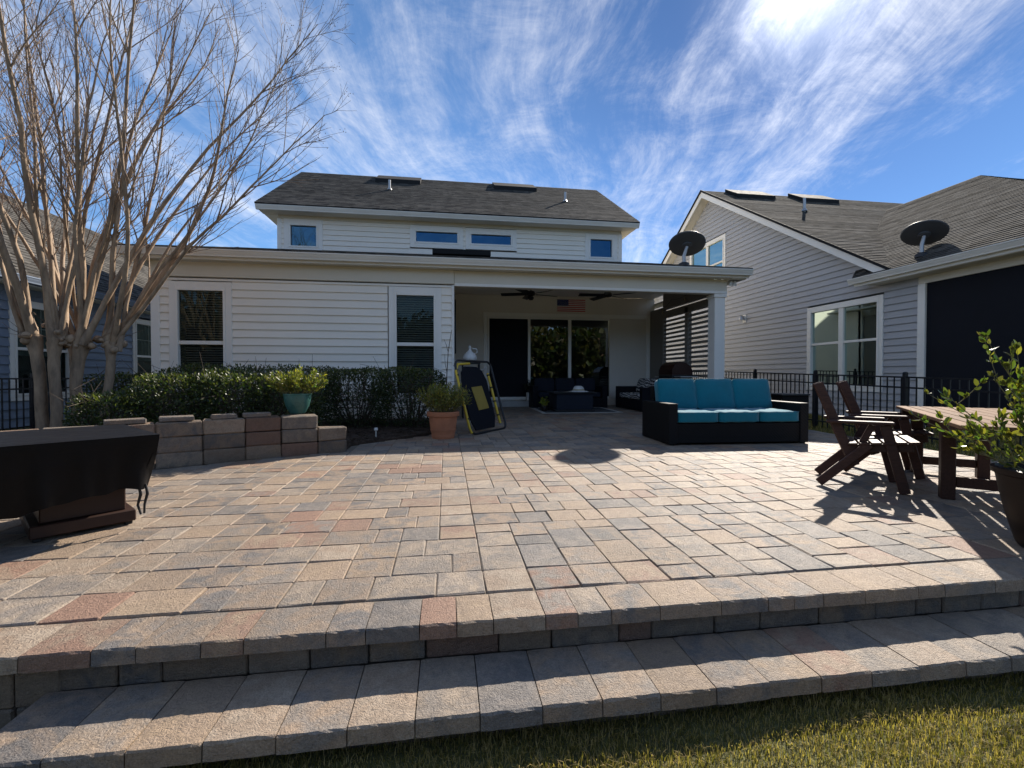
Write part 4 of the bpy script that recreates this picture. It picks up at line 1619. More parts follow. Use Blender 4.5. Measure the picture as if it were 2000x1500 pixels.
t = thing('terracotta_pot_plant', 'round terracotta pot of fine-leaved green bush beside the folded rebounder', 'potted plant', (-0.05, 6.9, pz(6.9)))
pot(t, [(0.02, 0.0), (0.165, 0.0), (0.172, 0.03), (0.176, 0.032), (0.178, 0.055), (0.174, 0.058), (0.188, 0.12), (0.193, 0.122), (0.195, 0.14), (0.191, 0.142), (0.215, 0.33), (0.24, 0.335), (0.245, 0.35), (0.245, 0.395), (0.235, 0.405), (0.215, 0.405), (0.205, 0.36), (0.02, 0.355)], 'terracotta')
bushy(t, 3600, (0, 0, 0.38), (0.42, 0.40, 0.50), 0.055, 0.008, (0.15, 0.15, 0.045), (0.3, 0.26, 0.06), 0.25, 'leaf_bright', 71, nst=110)
t = thing('teal_pot_plant', 'glazed teal pot of yellow-green shrub on top of the block wall', 'potted plant', (-1.85, 5.98, 0.045 + 0.5))
pot(t, [(0.02, 0.0), (0.085, 0.0), (0.095, 0.015), (0.135, 0.09), (0.155, 0.17), (0.158, 0.225), (0.165, 0.23), (0.165, 0.245), (0.15, 0.248), (0.142, 0.21), (0.02, 0.205)], 'teal_glaze')
bushy(t, 2100, (0.0, 0, 0.22), (0.40, 0.32, 0.36), 0.055, 0.009, (0.105, 0.12, 0.032), (0.27, 0.24, 0.05), 0.3, 'leaf_bright', 72, nst=70)

# large dark pot with arching branches at the right edge
t = thing('dark_pot_shrub', 'big dark brown pot with long arching leafy branches near the table', 'potted plant', (3.45, 2.09, pz(2.09)))
pot(t, [(0.02, 0.0), (0.14, 0.0), (0.16, 0.03), (0.205, 0.2), (0.235, 0.36), (0.245, 0.42), (0.262, 0.43), (0.265, 0.46), (0.245, 0.465), (0.235, 0.42), (0.02, 0.41)], 'dark_pot')
g = np.random.default_rng(19)
mbs = MB()
P, N = [], []


def arch(p0, p1, p2, r, leaves, start=0.35, side=5):
    pts = []
    for q in np.linspace(0, 1, 12):
        pts.append((1 - q) ** 2 * p0 + 2 * q * (1 - q) * p1 + q * q * p2 + g.normal(size=3) * 0.004)
    mbs.tube(pts, np.linspace(r, r * 0.35, 12), 6, cap=False)
    def leafset(pl, n, s0):
        for _ in range(n):
            q = s0 + (1 - s0) * g.random() ** 0.7
            i = min(len(pl) - 2, int(q * (len(pl) - 1)))
            b0 = pl[i] + (pl[i + 1] - pl[i]) * g.random()
            ax = norm(pl[i + 1] - pl[i])
            P.append(b0)
            N.append(norm(ax * 0.7 + g.normal(size=3) * 0.55 + np.array([0, 0, 0.35])))
        for _ in range(4):
            P.append(pl[-1])
            N.append(norm(norm(pl[-1] - pl[-2]) + g.normal(size=3) * 0.5))
    leafset(pts, leaves, start)
    for _ in range(side):
        i = g.integers(4, 11)
        d = norm(norm(pts[i + 1 if i < 11 else 11] - pts[i - 1]) + g.normal(size=3) * 0.5 + np.array([0, 0, 0.35]))
        L = g.uniform(0.1, 0.26)
        sp = [pts[i] + d * L * q + np.array([0, 0, 0.03 * q * q]) for q in (0, 0.33, 0.66, 1)]
        mbs.tube(sp, [r * 0.45, r * 0.4, r * 0.3, r * 0.2], 5, cap=False)
        leafset(sp, 8, 0.2)


A3 = lambda *a: np.array(a, float)
c0 = A3(0, 0, 0.40)
for tip, mid, lv, sd in [((-0.62, 0.28, 0.55), (-0.25, 0.12, 0.50), 26, 6), ((-0.52, 0.05, 0.50), (-0.22, 0.02, 0.46), 26, 6), ((-0.40, -0.02, 0.84), (-0.12, 0, 0.72), 34, 8), ((-0.30, 0.1, 0.78), (-0.1, 0.05, 0.66), 26, 7),
                         ((-0.12, -0.02, 0.80), (-0.03, 0, 0.7), 30, 7), ((-0.55, 0.15, 0.66), (-0.25, 0.08, 0.62), 30, 7), ((-0.45, 0.2, 0.42), (-0.2, 0.1, 0.47), 20, 5), ((-0.05, 0.15, 0.72), (0, 0.08, 0.6), 30, 7), ((0.2, 0.1, 0.8), (0.1, 0.05, 0.7), 30, 7),
                         ((0.35, -0.1, 0.65), (0.15, -0.05, 0.62), 30, 6), ((-0.18, -0.15, 0.5), (-0.08, -0.06, 0.55), 22, 5), ((-0.12, 0.05, 0.58), (-0.05, 0.02, 0.52), 22, 5)]:
    arch(c0 + g.normal(size=3) * A3(0.04, 0.04, 0), A3(*mid) + c0 * 0, A3(*tip) + A3(0, 0, 0.22), 0.0055, int(lv * 0.85), 0.4, int(sd * 0.8))
P, N = np.array(P), np.array(N)
V, F, C = oval_leaves(P, N, 0.046 * g.uniform(0.55, 1.25, len(P)), 0.0108, green(len(P), (0.085, 0.105, 0.026), 0.35, (0.22, 0.2, 0.04), 0.18))
fast_mesh('foliage', V, F, 'leaf_shrub', C, t)
mbs.build('branches', 'stem_green', t)

# bare forked sapling beside the rebounder
t = thing('bare_sapling', 'leafless forked sapling stick standing by the porch corner board', 'sapling', (-0.02, 7.7, 0.12))
mb = MB()
mb.tube([(0, 0, 0), (0.01, 0.0, 0.5), (0.03, 0, 0.95), (0.05, 0, 1.3)], [0.012, 0.011, 0.009, 0.007], 6)
mb.tube([(0.05, 0, 1.3), (0.08, 0, 1.5), (0.11, 0, 1.68)], [0.007, 0.006, 0.003], 5)
mb.tube([(0.05, 0, 1.3), (0.02, 0, 1.42), (-0.02, 0, 1.52)], [0.006, 0.004, 0.002], 5)
mb.tube([(0.03, 0, 0.95), (0.0, 0, 1.1), (-0.01, 0, 1.26)], [0.006, 0.004, 0.002], 5)
mb.build('stem', 'stem_brown', t)

# woods behind the viewer, seen only as reflections in the glass
V_, F_, C_ = [], [], []
o_ = 0
g = np.random.default_rng(3)
mbt = MB()
for k in range(44):
    cx, cy = -46 + (k % 22) * 4.2 + g.uniform(-1.5, 1.5), (-27 if k < 22 else -35) + g.uniform(-3, 3)
    hh = g.uniform(5.5, 8) + (2 if k >= 22 else 0)
    mbt.tube([(cx, cy, -0.5), (cx + 0.2, cy, hh * 0.5), (cx, cy, hh * 0.9)], [0.28, 0.2, 0.06], 7)
    n = 1500
    d = g.normal(size=(n, 3))
    d /= np.linalg.norm(d, axis=1)[:, None]
    rad = lump(d, 100 + k, 0.18) * (0.45 + 0.6 * g.random(n))
    Pp = d * rad[:, None] * np.array([3.6, 3.0, hh * 0.52]) + np.array([cx, cy, hh * 0.48])
    v, f, c = leaf_quads(Pp, d + g.normal(size=d.shape), 0.8 * g.uniform(0.6, 1.3, n), 0.27, green(n, (0.05, 0.065, 0.022), 0.5, (0.11, 0.1, 0.04), 0.2))
    V_.append(v)
    F_.append(f + o_)
    C_.append(c)
    o_ += len(v)
w = fast_mesh('woods', np.concatenate(V_), np.concatenate(F_), 'leaf_bright', np.concatenate(C_))
w['kind'] = 'stuff'
tag(w, 'green woods behind the viewer mirrored in the sliding door glass', 'woods')
mbt.build('trunks', 'bark', w, kind='stuff')
# ------------------------------------------------------------------ cushions and sofas
def cushion(mb, c, h, m=ID, puff=0.03, nx=10, ny=8, r=0.045, seed=0, pw=5.0):
    """soft pillow: subdivided box pushed to a superellipsoid"""
    g = np.random.default_rng(seed)
    c = Vector(c)
    idx = {}
    vs, fs = [], []
    h = Vector(h)
    n = 9

    def vert(p):
        key = tuple(round(x, 4) for x in p)
        if key in idx:
            return idx[key]
        x, y, z = p
        rx = max(abs(x), abs(y), abs(z))
        l = (abs(x) ** pw + abs(y) ** pw + abs(z) ** pw) ** (1 / pw)
        k = rx / l
        q = Vector((x * k, y * k, z * k))
        bul = (1 - x * x) * (1 - y * y)
        wr = 0.006 * math.sin(9 * x + seed) * math.cos(7 * y + 2 * seed)
        q = Vector((q.x * h.x, q.y * h.y, q.z * (h.z + puff * bul) + wr))
        idx[key] = len(vs)
        vs.append(c + m @ q)
        return idx[key]
    t = np.linspace(-1, 1, n)
    for ax in range(3):
        for s in (-1, 1):
            for i in range(n - 1):
                for j in range(n - 1):
                    q = []
                    for a, b_ in ((i, j), (i + 1, j), (i + 1, j + 1), (i, j + 1)):
                        p = [0, 0, 0]
                        p[ax] = s
                        p[(ax + 1) % 3] = t[a]
                        p[(ax + 2) % 3] = t[b_]
                        q.append(vert(p))
                    fs.append(tuple(q if s > 0 else q[::-1]))
    mb.add(vs, fs)


def loop_pts(c, hx, hy, r, m=ID, dz=0.0):
    pts = []
    for sx, sy, a0 in ((1, 1, 0), (-1, 1, 90), (-1, -1, 180), (1, -1, 270)):
        for i in range(5):
            a = R(a0 + 22.5 * i)
            pts.append(Vector(c) + m @ Vector((sx * (hx - r) + r * math.cos(a), sy * (hy - r) + r * math.sin(a), dz)))
    return pts


# teal sofa (local x along width, y to the back)
s = thing('teal_sofa', 'black wicker sofa with three bright teal seat and back cushions', 'sofa', (4.03, 5.72, pz(5.72)), R(-2.5))
Wd, D = 2.05, 0.95
boxes('base', 'wicker_black', s, ((-Wd / 2 + 0.12, 0.012, 0.03), (Wd / 2 - 0.12, D - 0.1, 0.30)))
for sx in (-1, 1):
    boxes('arm', 'wicker_black', s, ((sx * Wd / 2, 0.0, 0.02), (sx * (Wd / 2 - 0.125), D, 0.575)))
boxes('back', 'wicker_black', s, ((-Wd / 2 + 0.125, D - 0.13, 0.03), (Wd / 2 - 0.125, D - 0.01, 0.80)))
for sx in (-1, 1):
    for y_ in (0.04, D - 0.04):
        boxes('foot', 'rubber', s, ((sx * (Wd / 2 - 0.03), y_ - 0.02, 0.0), (sx * (Wd / 2 - 0.09), y_ + 0.02, 0.025)))
cw = (Wd - 0.25) / 3
for k in range(3):
    cx = -Wd / 2 + 0.125 + cw * (k + 0.5)
    mb = MB()
    cushion(mb, (cx, 0.36, 0.385), (cw / 2 - 0.002, 0.365, 0.075), puff=0.015, seed=k + 1, pw=14)
    o = mb.build('seat_cushion', 'teal_fabric', s, smooth=True)
    for zz in (-0.058, 0.062):
        pip = MB()
        pip.tube(loop_pts((cx, 0.36, 0.385 + zz), cw / 2 - 0.006, 0.361, 0.04), 0.0055, 6, closed=True)
        pip.build('piping', 'teal_fabric', o, smooth=True)
    mb = MB()
    m = Matrix.Rotation(R(90 - 14), 3, 'X')
    cushion(mb, (cx, 0.70, 0.67), (cw / 2 - 0.002, 0.235, 0.078), m, puff=0.03, seed=k + 5, pw=13)
    o = mb.build('back_cushion', 'teal_fabric', s, smooth=True)
    pip = MB()
    pip.tube(loop_pts((cx, 0.70, 0.67), cw / 2 - 0.006, 0.231, 0.04, m, 0.064), 0.0055, 6, closed=True)
    pip.build('piping', 'teal_fabric', o, smooth=True)

t = thing('wicker_side_table', 'black wicker side table behind the right arm of the teal sofa', 'side table', (5.73, 6.95, pz(6.95)))
boxes('table_body', 'wicker_black', t, ((-0.24, -0.24, 0.04), (0.24, 0.24, 0.61)))
boxes('table_top', 'black_metal', t, ((-0.26, -0.26, 0.612), (0.26, 0.26, 0.64)))
for sx in (-1, 1):
    for sy in (-1, 1):
        boxes('foot', 'rubber', t, ((sx * 0.2, sy * 0.2, 0.0), (sx * 0.23, sy * 0.23, 0.039)))

# ------------------------------------------------------------------ covered fire table
ft = thing('covered_fire_table', 'fire table on brown pedestal under a fitted black vinyl cover', 'covered table', (-1.85, 3.23, pz(3.23)))
dv, nv = Vector((0.735, 0.678, 0)).normalized(), Vector((-0.678, 0.735, 0)).normalized()
mloc = Matrix((dv, nv, Z)).transposed()


def oriented(name, mat, parent, a, b_, bv=0.006):
    a, b_ = Vector(a), Vector(b_)
    mb = MB()
    h = [abs(x) / 2 for x in (b_ - a)]
    mb.cbox(mloc @ ((a + b_) / 2), h, min(bv, min(h) * 0.4), mloc)
    return mb.build(name, mat, parent)


for i, (d0, d1) in enumerate(((-0.53, -0.13), (-1.42, -1.02))):
    p = oriented('pedestal', 'brown_metal', ft, (d0, 0.24, 0.10), (d1, 0.80, 0.5))
    oriented('plinth', 'brown_metal', p, (d0 - 0.045, 0.20, 0.025), (d1 + 0.045, 0.84, 0.10))
    for dd in (d0 - 0.01, d1 + 0.01):
        for nn_ in (0.24, 0.80):
            oriented('foot', 'rubber', p, (dd - 0.02, nn_ - 0.02, 0.0), (dd + 0.02, nn_ + 0.02, 0.024))
oriented('table_top', 'brown_metal', ft, (-1.52, 0.03, 0.50), (-0.03, 0.97, 0.585))
# cover: top sheet plus draped skirt with folds
mb = MB()
g = np.random.default_rng(8)
nu, nvv, nz = 110, 74, 14
Lc, Wc, Zt = 1.56, 1.0, 0.605
vs, fs = [], []
ring = []
for i in range(nu):
    ring.append((-Lc + Lc * i / nu, 0.0))
for i in range(nvv):
    ring.append((0.0, Wc * i / nvv))
for i in range(nu):
    ring.append((-Lc * i / nu, Wc))
for i in range(nvv):
    ring.append((-Lc, Wc - Wc * i / nvv))
NR = len(ring)
cen = Vector((-Lc / 2, Wc / 2, 0))
ph = g.uniform(0, 6.28, 6)
for k in range(nz + 1):
    q = k / nz
    for i, (a, b_) in enumerate(ring):
        th = i / NR * 2 * math.pi
        fold = sum(math.sin(th * f + p) * w for f, p, w in zip((5, 9, 14, 23, 37, 51), ph, (0.035, 0.05, 0.045, 0.034, 0.02, 0.012)))
        corner = max(0, 1 - min(math.hypot(a - x, b_ - y) for x in (-Lc, 0) for y in (0, Wc)) / 0.16)
        inward = -0.055 * q ** 1.1 + 0.45 * fold * q ** 1.5
        v = Vector((a, b_, 0))
        d2 = (v - cen)
        d2 = Vector((d2.x / (Lc / 2), d2.y / (Wc / 2), 0))
        if abs(d2.x) > abs(d2.y):
            d2 = Vector((math.copysign(1, d2.x), 0.35 * d2.y, 0))
        else:
            d2 = Vector((0.35 * d2.x, math.copysign(1, d2.y), 0))
        hem = 0.335 + 0.02 * math.sin(th * 2 + 1.0) + 0.014 * math.sin(th * 7 + ph[0]) + 0.006 * math.sin(th * 29) + 0.03 * corner
        hem += 0.10 * max(0, 1 - abs(a + 0.62) / 0.5) * (1 if b_ < 0.05 else 0) * 0.8
        p = v + d2 * inward
        z = Zt - hem * q - (0.006 if 0 < k < 2 else 0)
        pinch = 0.006 * math.sin(th * 46 + 2 * math.sin(th * 5)) * max(0, q - 0.7) * 3.3
        p = p + d2 * pinch
        vs.append(mloc @ Vector((p.x, p.y, z)))
for k in range(nz):
    for i in range(NR):
        j = (i + 1) % NR
        fs.append((k * NR + i, (k + 1) * NR + i, (k + 1) * NR + j, k * NR + j))
mb.add(vs, fs)
# top sheet
nx_, ny_ = 24, 16
tv, tf = [], []
for i in range(nx_ + 1):
    for j in range(ny_ + 1):
        a, b_ = -Lc + Lc * i / nx_, Wc * j / ny_
        e = min(i, nx_ - i, j, ny_ - j)
        z = Zt + (0.006 * math.sin(a * 6 + 2) * math.sin(b_ * 7 + a * 3) + 0.004 * math.sin(a * 15 + b_ * 9)) * min(1, e / 3) + 0.001
        tv.append(mloc @ Vector((a, b_, z)))
for i in range(nx_):
    for j in range(ny_):
        q = i * (ny_ + 1) + j
        tf.append((q, q + ny_ + 1, q + ny_ + 2, q + 1))
mb.add(tv, tf)
cov = mb.build('vinyl_cover', 'vinyl_cover', ft, smooth='angle')
for (a, b_) in ((-0.10, 0.055), (-1.25, 0.055), (-1.15, 0.05)):
    mb = MB()
    p0 = mloc @ Vector((a, b_, 0.285))
    for dx in (0, 0.035):
        q = p0 + mloc @ Vector((dx, 0, 0))
        mb.tube([q, q + Vector((0.012, 0, -0.06)), q + Vector((-0.006, 0.0, -0.13)), q + Vector((0.012 - dx * 0.6, 0, -0.19))], [0.006, 0.009, 0.007, 0.006], 6)
    mb.build('tie_strap', 'rubber', cov)

# ------------------------------------------------------------------ timber chairs and table
FA = math.atan2(-0.655, 0.755)


def chair(label, loc):
    c = thing('wooden_chair', label, 'chair', loc, FA, 'timber armchairs at the outdoor table')
    up = (0, 1, 0)
    for sy in (-1, 1):
        y_ = sy * 0.255
        def bar(name, p0, p1, w, d, dy=0.0):
            mb = MB()
            mb.beam((p0[0], y_ + dy * sy, p0[1]), (p1[0], y_ + dy * sy, p1[1]), d, w, (0, 1, 0), 0.006)
            return mb.build(name, 'wood_dark', c)
        bar('rear_leg', (-0.36, 0.025), (0.0, 0.40), 0.035, 0.07, 0.002)
        bar('front_leg', (0.235, 0.0), (0.10, 0.565), 0.035, 0.075, 0.0)
        bar('back_post', (-0.10, 0.20), (-0.37, 0.92), 0.035, 0.075, -0.038)
        bar('seat_rail', (-0.16, 0.345), (0.29, 0.385), 0.034, 0.07, -0.038)
        bar('arm_brace', (-0.05, 0.40), (0.02, 0.56), 0.03, 0.05, -0.038)
        mb = MB()
        mb.cbox((-0.075, y_, 0.582), (0.235, 0.05, 0.012), 0.006)
        mb.build('arm_rest', 'wood_dark', c)
    for k in range(6):
        x_ = -0.12 + k * 0.082
        mb = MB()
        mb.cbox((x_, 0, 0.402 + 0.09 * x_), (0.034, 0.28, 0.01), 0.004, Matrix.Rotation(R(-5), 3, 'Y'))
        mb.build('seat_slat', 'wood_dark', c)
    d = Vector((-0.27, 0, 0.72)).normalized()
    for k in range(5):
        y_ = -0.172 + k * 0.086
        top = 0.94 - 0.05 * abs(k - 2) * 0.6
        mb = MB()
        p0, p1 = Vector((-0.118, y_, 0.31)), Vector((-0.118, y_, 0.31)) + d * (top - 0.31)
        mb.beam(p0, p1, 0.016, 0.08, (0, 1, 0), 0.004)
        mb.build('back_slat', 'wood_dark', c)
    for p in ((-0.13, 0.34), (-0.33, 0.84)):
        mb = MB()
        mb.beam((p[0], -0.22, p[1]), (p[0], 0.22, p[1]), 0.03, 0.07, (0, 0, 1), 0.004)
        mb.build('cross_rail', 'wood_dark', c)
    return c


chair('dark timber armchair nearer the camera, left of the table', (3.757, 3.563, pz(3.56)))
chair('dark timber armchair farther from the camera, against the fence side', (4.437, 4.0, pz(4.0)))

tb = thing('wooden_table', 'slatted timber outdoor table with sunlit top at the right edge', 'table', (4.28, 3.04, pz(3.04)), math.atan2(0.755, 0.655))
TL, TW, TZ = 1.16, 0.39, 0.675
n = 8
for k in range(n):
    y_ = -TW + (k + 0.5) * 2 * TW / n
    mb = MB()
    mb.cbox((0, y_, TZ - 0.013), (TL, TW / n - 0.0062, 0.013), 0.003)
    mb.build('table_slat', 'wood_table', tb)
for x_ in (0.99, -0.15):
    for sy in (-1, 1):
        boxes('leg', 'wood_dark', tb, ((x_ - 0.045, sy * 0.24 - 0.045, 0.0), (x_ + 0.045, sy * 0.24 + 0.045, TZ - 0.10)))
    boxes('foot_stretcher', 'wood_dark', tb, ((x_ - 0.025, -0.194, 0.10), (x_ + 0.025, 0.194, 0.18)))
    boxes('cross_bearer', 'wood_dark', tb, ((x_ - 0.035, -TW + 0.03, TZ - 0.099), (x_ + 0.035, TW - 0.03, TZ - 0.028)))
for sy in (-1, 1):
    boxes('apron', 'wood_dark', tb, ((-TL + 0.06, sy * 0.30 - 0.014, TZ - 0.098), (TL - 0.06, sy * 0.30 + 0.014, TZ - 0.028)))

# ------------------------------------------------------------------ folded rebounder
rb = thing('sports_rebounder', 'upright yellow and black tubular rebounder frame with dark panel and mustard square', 'rebounder', (0.36, 7.05, pz(7.05)))
fu = Vector((0.61, 0.79, 0)).normalized()           # along the foot
fl = Vector((-0.27, 0.30, 1.17))                    # leaning upright


def rrect(p, w, hvec, r, n=6, inset=0.0):
    """rounded rectangle path in plane (fu, hvec)"""
    hl = hvec.length
    hu = hvec / hl
    pts = []
    cs = [(r + inset, r + inset, 180), (w - r - inset, r + inset, 270), (w - r - inset, hl - r - inset, 0), (r + inset, hl - r - inset, 90)]
    for cx, cy, a0 in cs:
        for i in range(n + 1):
            a = R(a0 + 90 * i / n)
            pts.append(p + fu * (cx + r * math.cos(a)) + hu * (cy + r * math.sin(a)))
    return pts


bk = Vector((-0.79, 0.61, 0)) * 0.06
o0 = Vector((0, 0, 0.022))
mb = MB()
pth = rrect(o0 + Vector((0.03, -0.02, 0)), 1.08, fl, 0.11)
mb.tube(pth, 0.019, 10, closed=True)
mb.build('black_frame', 'black_metal', rb, smooth=True)
mb = MB()
hu = fl.normalized()
q0 = o0 - bk * 0.55
mb.tube([q0 + fu * 0.02 + hu * 0.02, q0 + fu * -0.01 + hu * 0.12, q0 + hu * 1.05 - fu * 0.01, q0 + hu * 1.17 + fu * 0.08, q0 + hu * 1.19 + fu * 0.42], 0.021, 10)
mb.build('yellow_side_tube', 'yellow_paint', rb, smooth='angle')
mb = MB()
mb.tube([q0 + fu * 0.92 + hu * 0.10, q0 + fu * 0.92 + hu * 1.02], 0.022, 10)
mb.build('yellow_side_tube', 'yellow_paint', rb, smooth='angle')
for f_ in (0.0, 0.92):
    for hh_ in (0.25, 0.5, 0.75, 0.98):
        mb = MB()
        c = q0 + fu * f_ + hu * hh_
        mb.tube([c - hu * 0.012, c + hu * 0.012], 0.028, 10)
        mb.build('tube_clip', 'rubber', rb)
mb = MB()
pp = []
pn = fu.cross(hu).normalized()
b0 = o0 + bk * 0.3
for a, b_ in ((0.20, 0.04), (0.76, 0.04), (0.86, 0.22), (0.88, 0.88), (0.80, 1.06), (0.66, 1.13), (0.30, 1.13), (0.18, 1.03), (0.11, 0.8), (0.11, 0.22)):
    pp.append(b0 + fu * a + hu * b_)
mb.prism(pp, pn * 0.02)
pan = mb.build('net_panel', 'navy_net', rb)
mb = MB()
mb.prism([b0 + fu * a + hu * b_ - pn * 0.004 for a, b_ in ((0.40, 0.36), (0.72, 0.38), (0.66, 0.78), (0.34, 0.76))], pn * -0.006)
mb.prism([b0 + fu * a + hu * b_ + pn * 0.024 for a, b_ in ((0.40, 0.36), (0.72, 0.38), (0.66, 0.78), (0.34, 0.76))], pn * 0.006)
mb.build('target_square', 'mustard_panel', pan)
mb = MB()
for a0, a1, c0_, c1_ in ((0.22, 0.0, 1.02, 1.15), (0.74, 0.98, 1.05, 1.14), (0.16, 0.02, 0.25, 0.12), (0.80, 1.04, 0.25, 0.1)):
    mb.tube([b0 + fu * a0 + hu * c0_, b0 + fu * a1 + hu * c1_ - bk * 0.3], 0.006, 6)
mb.build('tension_cords', 'galvanised', rb)

# ------------------------------------------------------------------ path light
t = thing('path_light', 'small white stake light in the mulch beside the block wall', 'garden light', (-1.03, 6.85, 0.1))
mb = MB()
mb.tube([(0, 0, 0), (0, 0, 0.11)], 0.008, 8)
mb.build('stake', 'white_ceramic', t)
mb = MB()
mb.lathe([(0.008, 0.105), (0.028, 0.115), (0.03, 0.135), (0.022, 0.15), (0.012, 0.152)], (0, 0, 0), 12)
mb.build('lamp_head', 'white_ceramic', t, smooth='angle')

# ------------------------------------------------------------------ porch furniture
rg = thing('outdoor_rug', 'dark outdoor rug with pale border under the porch coffee table', 'rug', (3.25, 11.2, pz(11.2)))
mb = MB()
tl = Matrix.Rotation(0.015, 3, 'X')
mb.cbox((0, 0, 0.009), (0.9, 0.66, 0.004), 0.002, tl)
mb.build('rug_field', 'rug_dark', rg)
mb = MB()
for a, b_ in (((0, -0.71, 0.009), (1.0, 0.045, 0.004)), ((0, 0.71, 0.009), (1.0, 0.045, 0.004)), ((-0.95, 0, 0.009), (0.045, 0.66, 0.004)), ((0.95, 0, 0.009), (0.045, 0.66, 0.004))):
    mb.cbox(tl @ Vector(a), b_, 0.002, tl)
mb.build('rug_border', 'rug_light', rg)

ct = thing('coffee_table', 'dark square coffee table on the rug inside the porch', 'coffee table', (3.12, 11.12, pz(11.1) + 0.014))
boxes('table_body', 'navy_fabric', ct, ((-0.46, -0.42, 0.05), (0.46, 0.42, 0.44)))
boxes('table_top', 'black_metal', ct, ((-0.54, -0.48, 0.442), (0.54, 0.48, 0.475)))
boxes('plinth', 'black_metal', ct, ((-0.5, -0.45, 0.0), (0.5, 0.45, 0.049)))
ht = thing('white_sun_hat', 'white wide-brimmed domed hat lying on the porch coffee table', 'hat', (3.28, 10.95, pz(11.1) + 0.014 + 0.476))
mb = MB()
mb.lathe([(0.26, 0.0), (0.265, 0.006), (0.20, 0.018), (0.15, 0.03), (0.14, 0.07), (0.115, 0.12), (0.07, 0.145), (0.01, 0.15)], (0, 0, 0), 26, 1.0, 0.85)
mb.build('hat_body', 'white_ceramic', ht, smooth=True)
mb = MB()
mb.lathe([(0.148, 0.032), (0.15, 0.045), (0.146, 0.06), (0.135, 0.06)], (0, 0, 0), 26, 1.0, 0.85)
mb.build('hat_band', 'mustard_panel', ht, smooth=True)


def lounge(name, label, loc, rz, Wd, D, ncush, pillows):
    s = thing(name, label, 'sofa', loc, rz, None)
    boxes('base', 'wicker_navy', s, ((-Wd / 2 + 0.151, 0.005, 0.03), (Wd / 2 - 0.151, D, 0.28)))
    for sx in (-1, 1):
        boxes('arm', 'wicker_navy', s, ((sx * Wd / 2, 0.0, 0.0), (sx * (Wd / 2 - 0.15), D, 0.60)))
    boxes('back', 'wicker_navy', s, ((-Wd / 2 + 0.151, D - 0.12, 0.281), (Wd / 2 - 0.151, D - 0.002, 0.74)))
    cw = (Wd - 0.3) / ncush
    for k in range(ncush):
        cx = -Wd / 2 + 0.15 + cw * (k + 0.5)
        mb = MB()
        cushion(mb, (cx, D * 0.42, 0.355), (cw / 2 - 0.004, D * 0.4, 0.07), puff=0.012, seed=k + 20, pw=8)
        mb.build('seat_cushion', 'pattern_fabric' if pillows == 'all' else 'navy_fabric', s, smooth=True)
        mb = MB()
        cushion(mb, (cx, D - 0.24, 0.62), (cw / 2 - 0.01, 0.2, 0.07), Matrix.Rotation(R(74), 3, 'X'), puff=0.03, seed=k + 30, pw=6)
        mb.build('back_cushion', 'pattern_fabric' if pillows else 'navy_fabric', s, smooth=True)
    return s


lounge('porch_sofa', 'dark navy porch sofa standing in front of the sliding glass doors', (3.35, 11.92, pz(12)), 0, 2.1, 0.85, 3, None)
lounge('porch_loveseat', 'dark wicker loveseat with grey patterned cushions at the right of the porch', (4.75, 11.35, pz(11.2)), R(-90), 1.75, 0.85, 2, 'all')

wp = thing('white_planter', 'small white square planter pot on the door step', 'planter', (2.38, 12.62, 0.32))
mb = MB()
mb.cbox((0, 0, 0.12), (0.125, 0.11, 0.118), 0.012)
mb.build('planter_box', 'white_ceramic', wp)
bushy(wp, 160, (0, 0, 0.24), (0.16, 0.16, 0.34), 0.13, 0.012, (0.02, 0.03, 0.015), (0.03, 0.05, 0.02), 0.2, 'leaf_hedge', 81, nst=16)
tp = thing('small_potted_plant', 'small yellow-green plant in a dark pot beside the coffee table', 'potted plant', (2.4, 10.95, pz(11)))
mb = MB()
mb.lathe([(0.01, 0.0), (0.06, 0.0), (0.085, 0.12), (0.08, 0.13), (0.01, 0.12)], (0, 0, 0), 14)
mb.build('pot', 'dark_pot', tp, smooth='angle')
bushy(tp, 200, (0, 0, 0.12), (0.1, 0.1, 0.3), 0.06, 0.016, (0.22, 0.25, 0.04), (0.35, 0.32, 0.05), 0.4, 'leaf_bright', 82, nst=14)

# grill by the louvres
gr = thing('barbecue_grill', 'black barbecue grill with dark red lid in front of the porch louvres', 'grill', (5.55, 10.35, pz(10.3)), R(90))
boxes('cart', 'black_metal', gr, ((-0.32, -0.24, 0.08), (0.32, 0.24, 0.78)))
boxes('fire_box', 'black_metal', gr, ((-0.35, -0.26, 0.781), (0.35, 0.26, 0.92)))
mb = MB()
prof = [(-0.26, 0.925), (-0.255, 1.02), (-0.2, 1.13), (-0.08, 1.21), (0.08, 1.23), (0.2, 1.16), (0.26, 1.04), (0.26, 0.925)]
mb.prism([(-0.34, a, b_) for a, b_ in prof], (0.68, 0, 0))
hd = mb.build('lid', 'grill_red', gr)
mb = MB()
mb.tube([(-0.25, -0.29, 0.99), (0.25, -0.29, 0.99)], 0.012, 8)
mb.build('handle', 'galvanised', hd)
for sx in (-1, 1):
    boxes('side_shelf', 'galvanised', gr, ((sx * 0.36, -0.22, 0.86), (sx * 0.66, 0.22, 0.89)))
for sx in (-1, 1):
    for sy in (-1, 1):
        mb = MB()
        mb.tube([(sx * 0.28, sy * 0.2 - 0.015, 0.04), (sx * 0.28, sy * 0.2 + 0.015, 0.04)], 0.04, 12)
        mb.build('caster', 'rubber', gr)

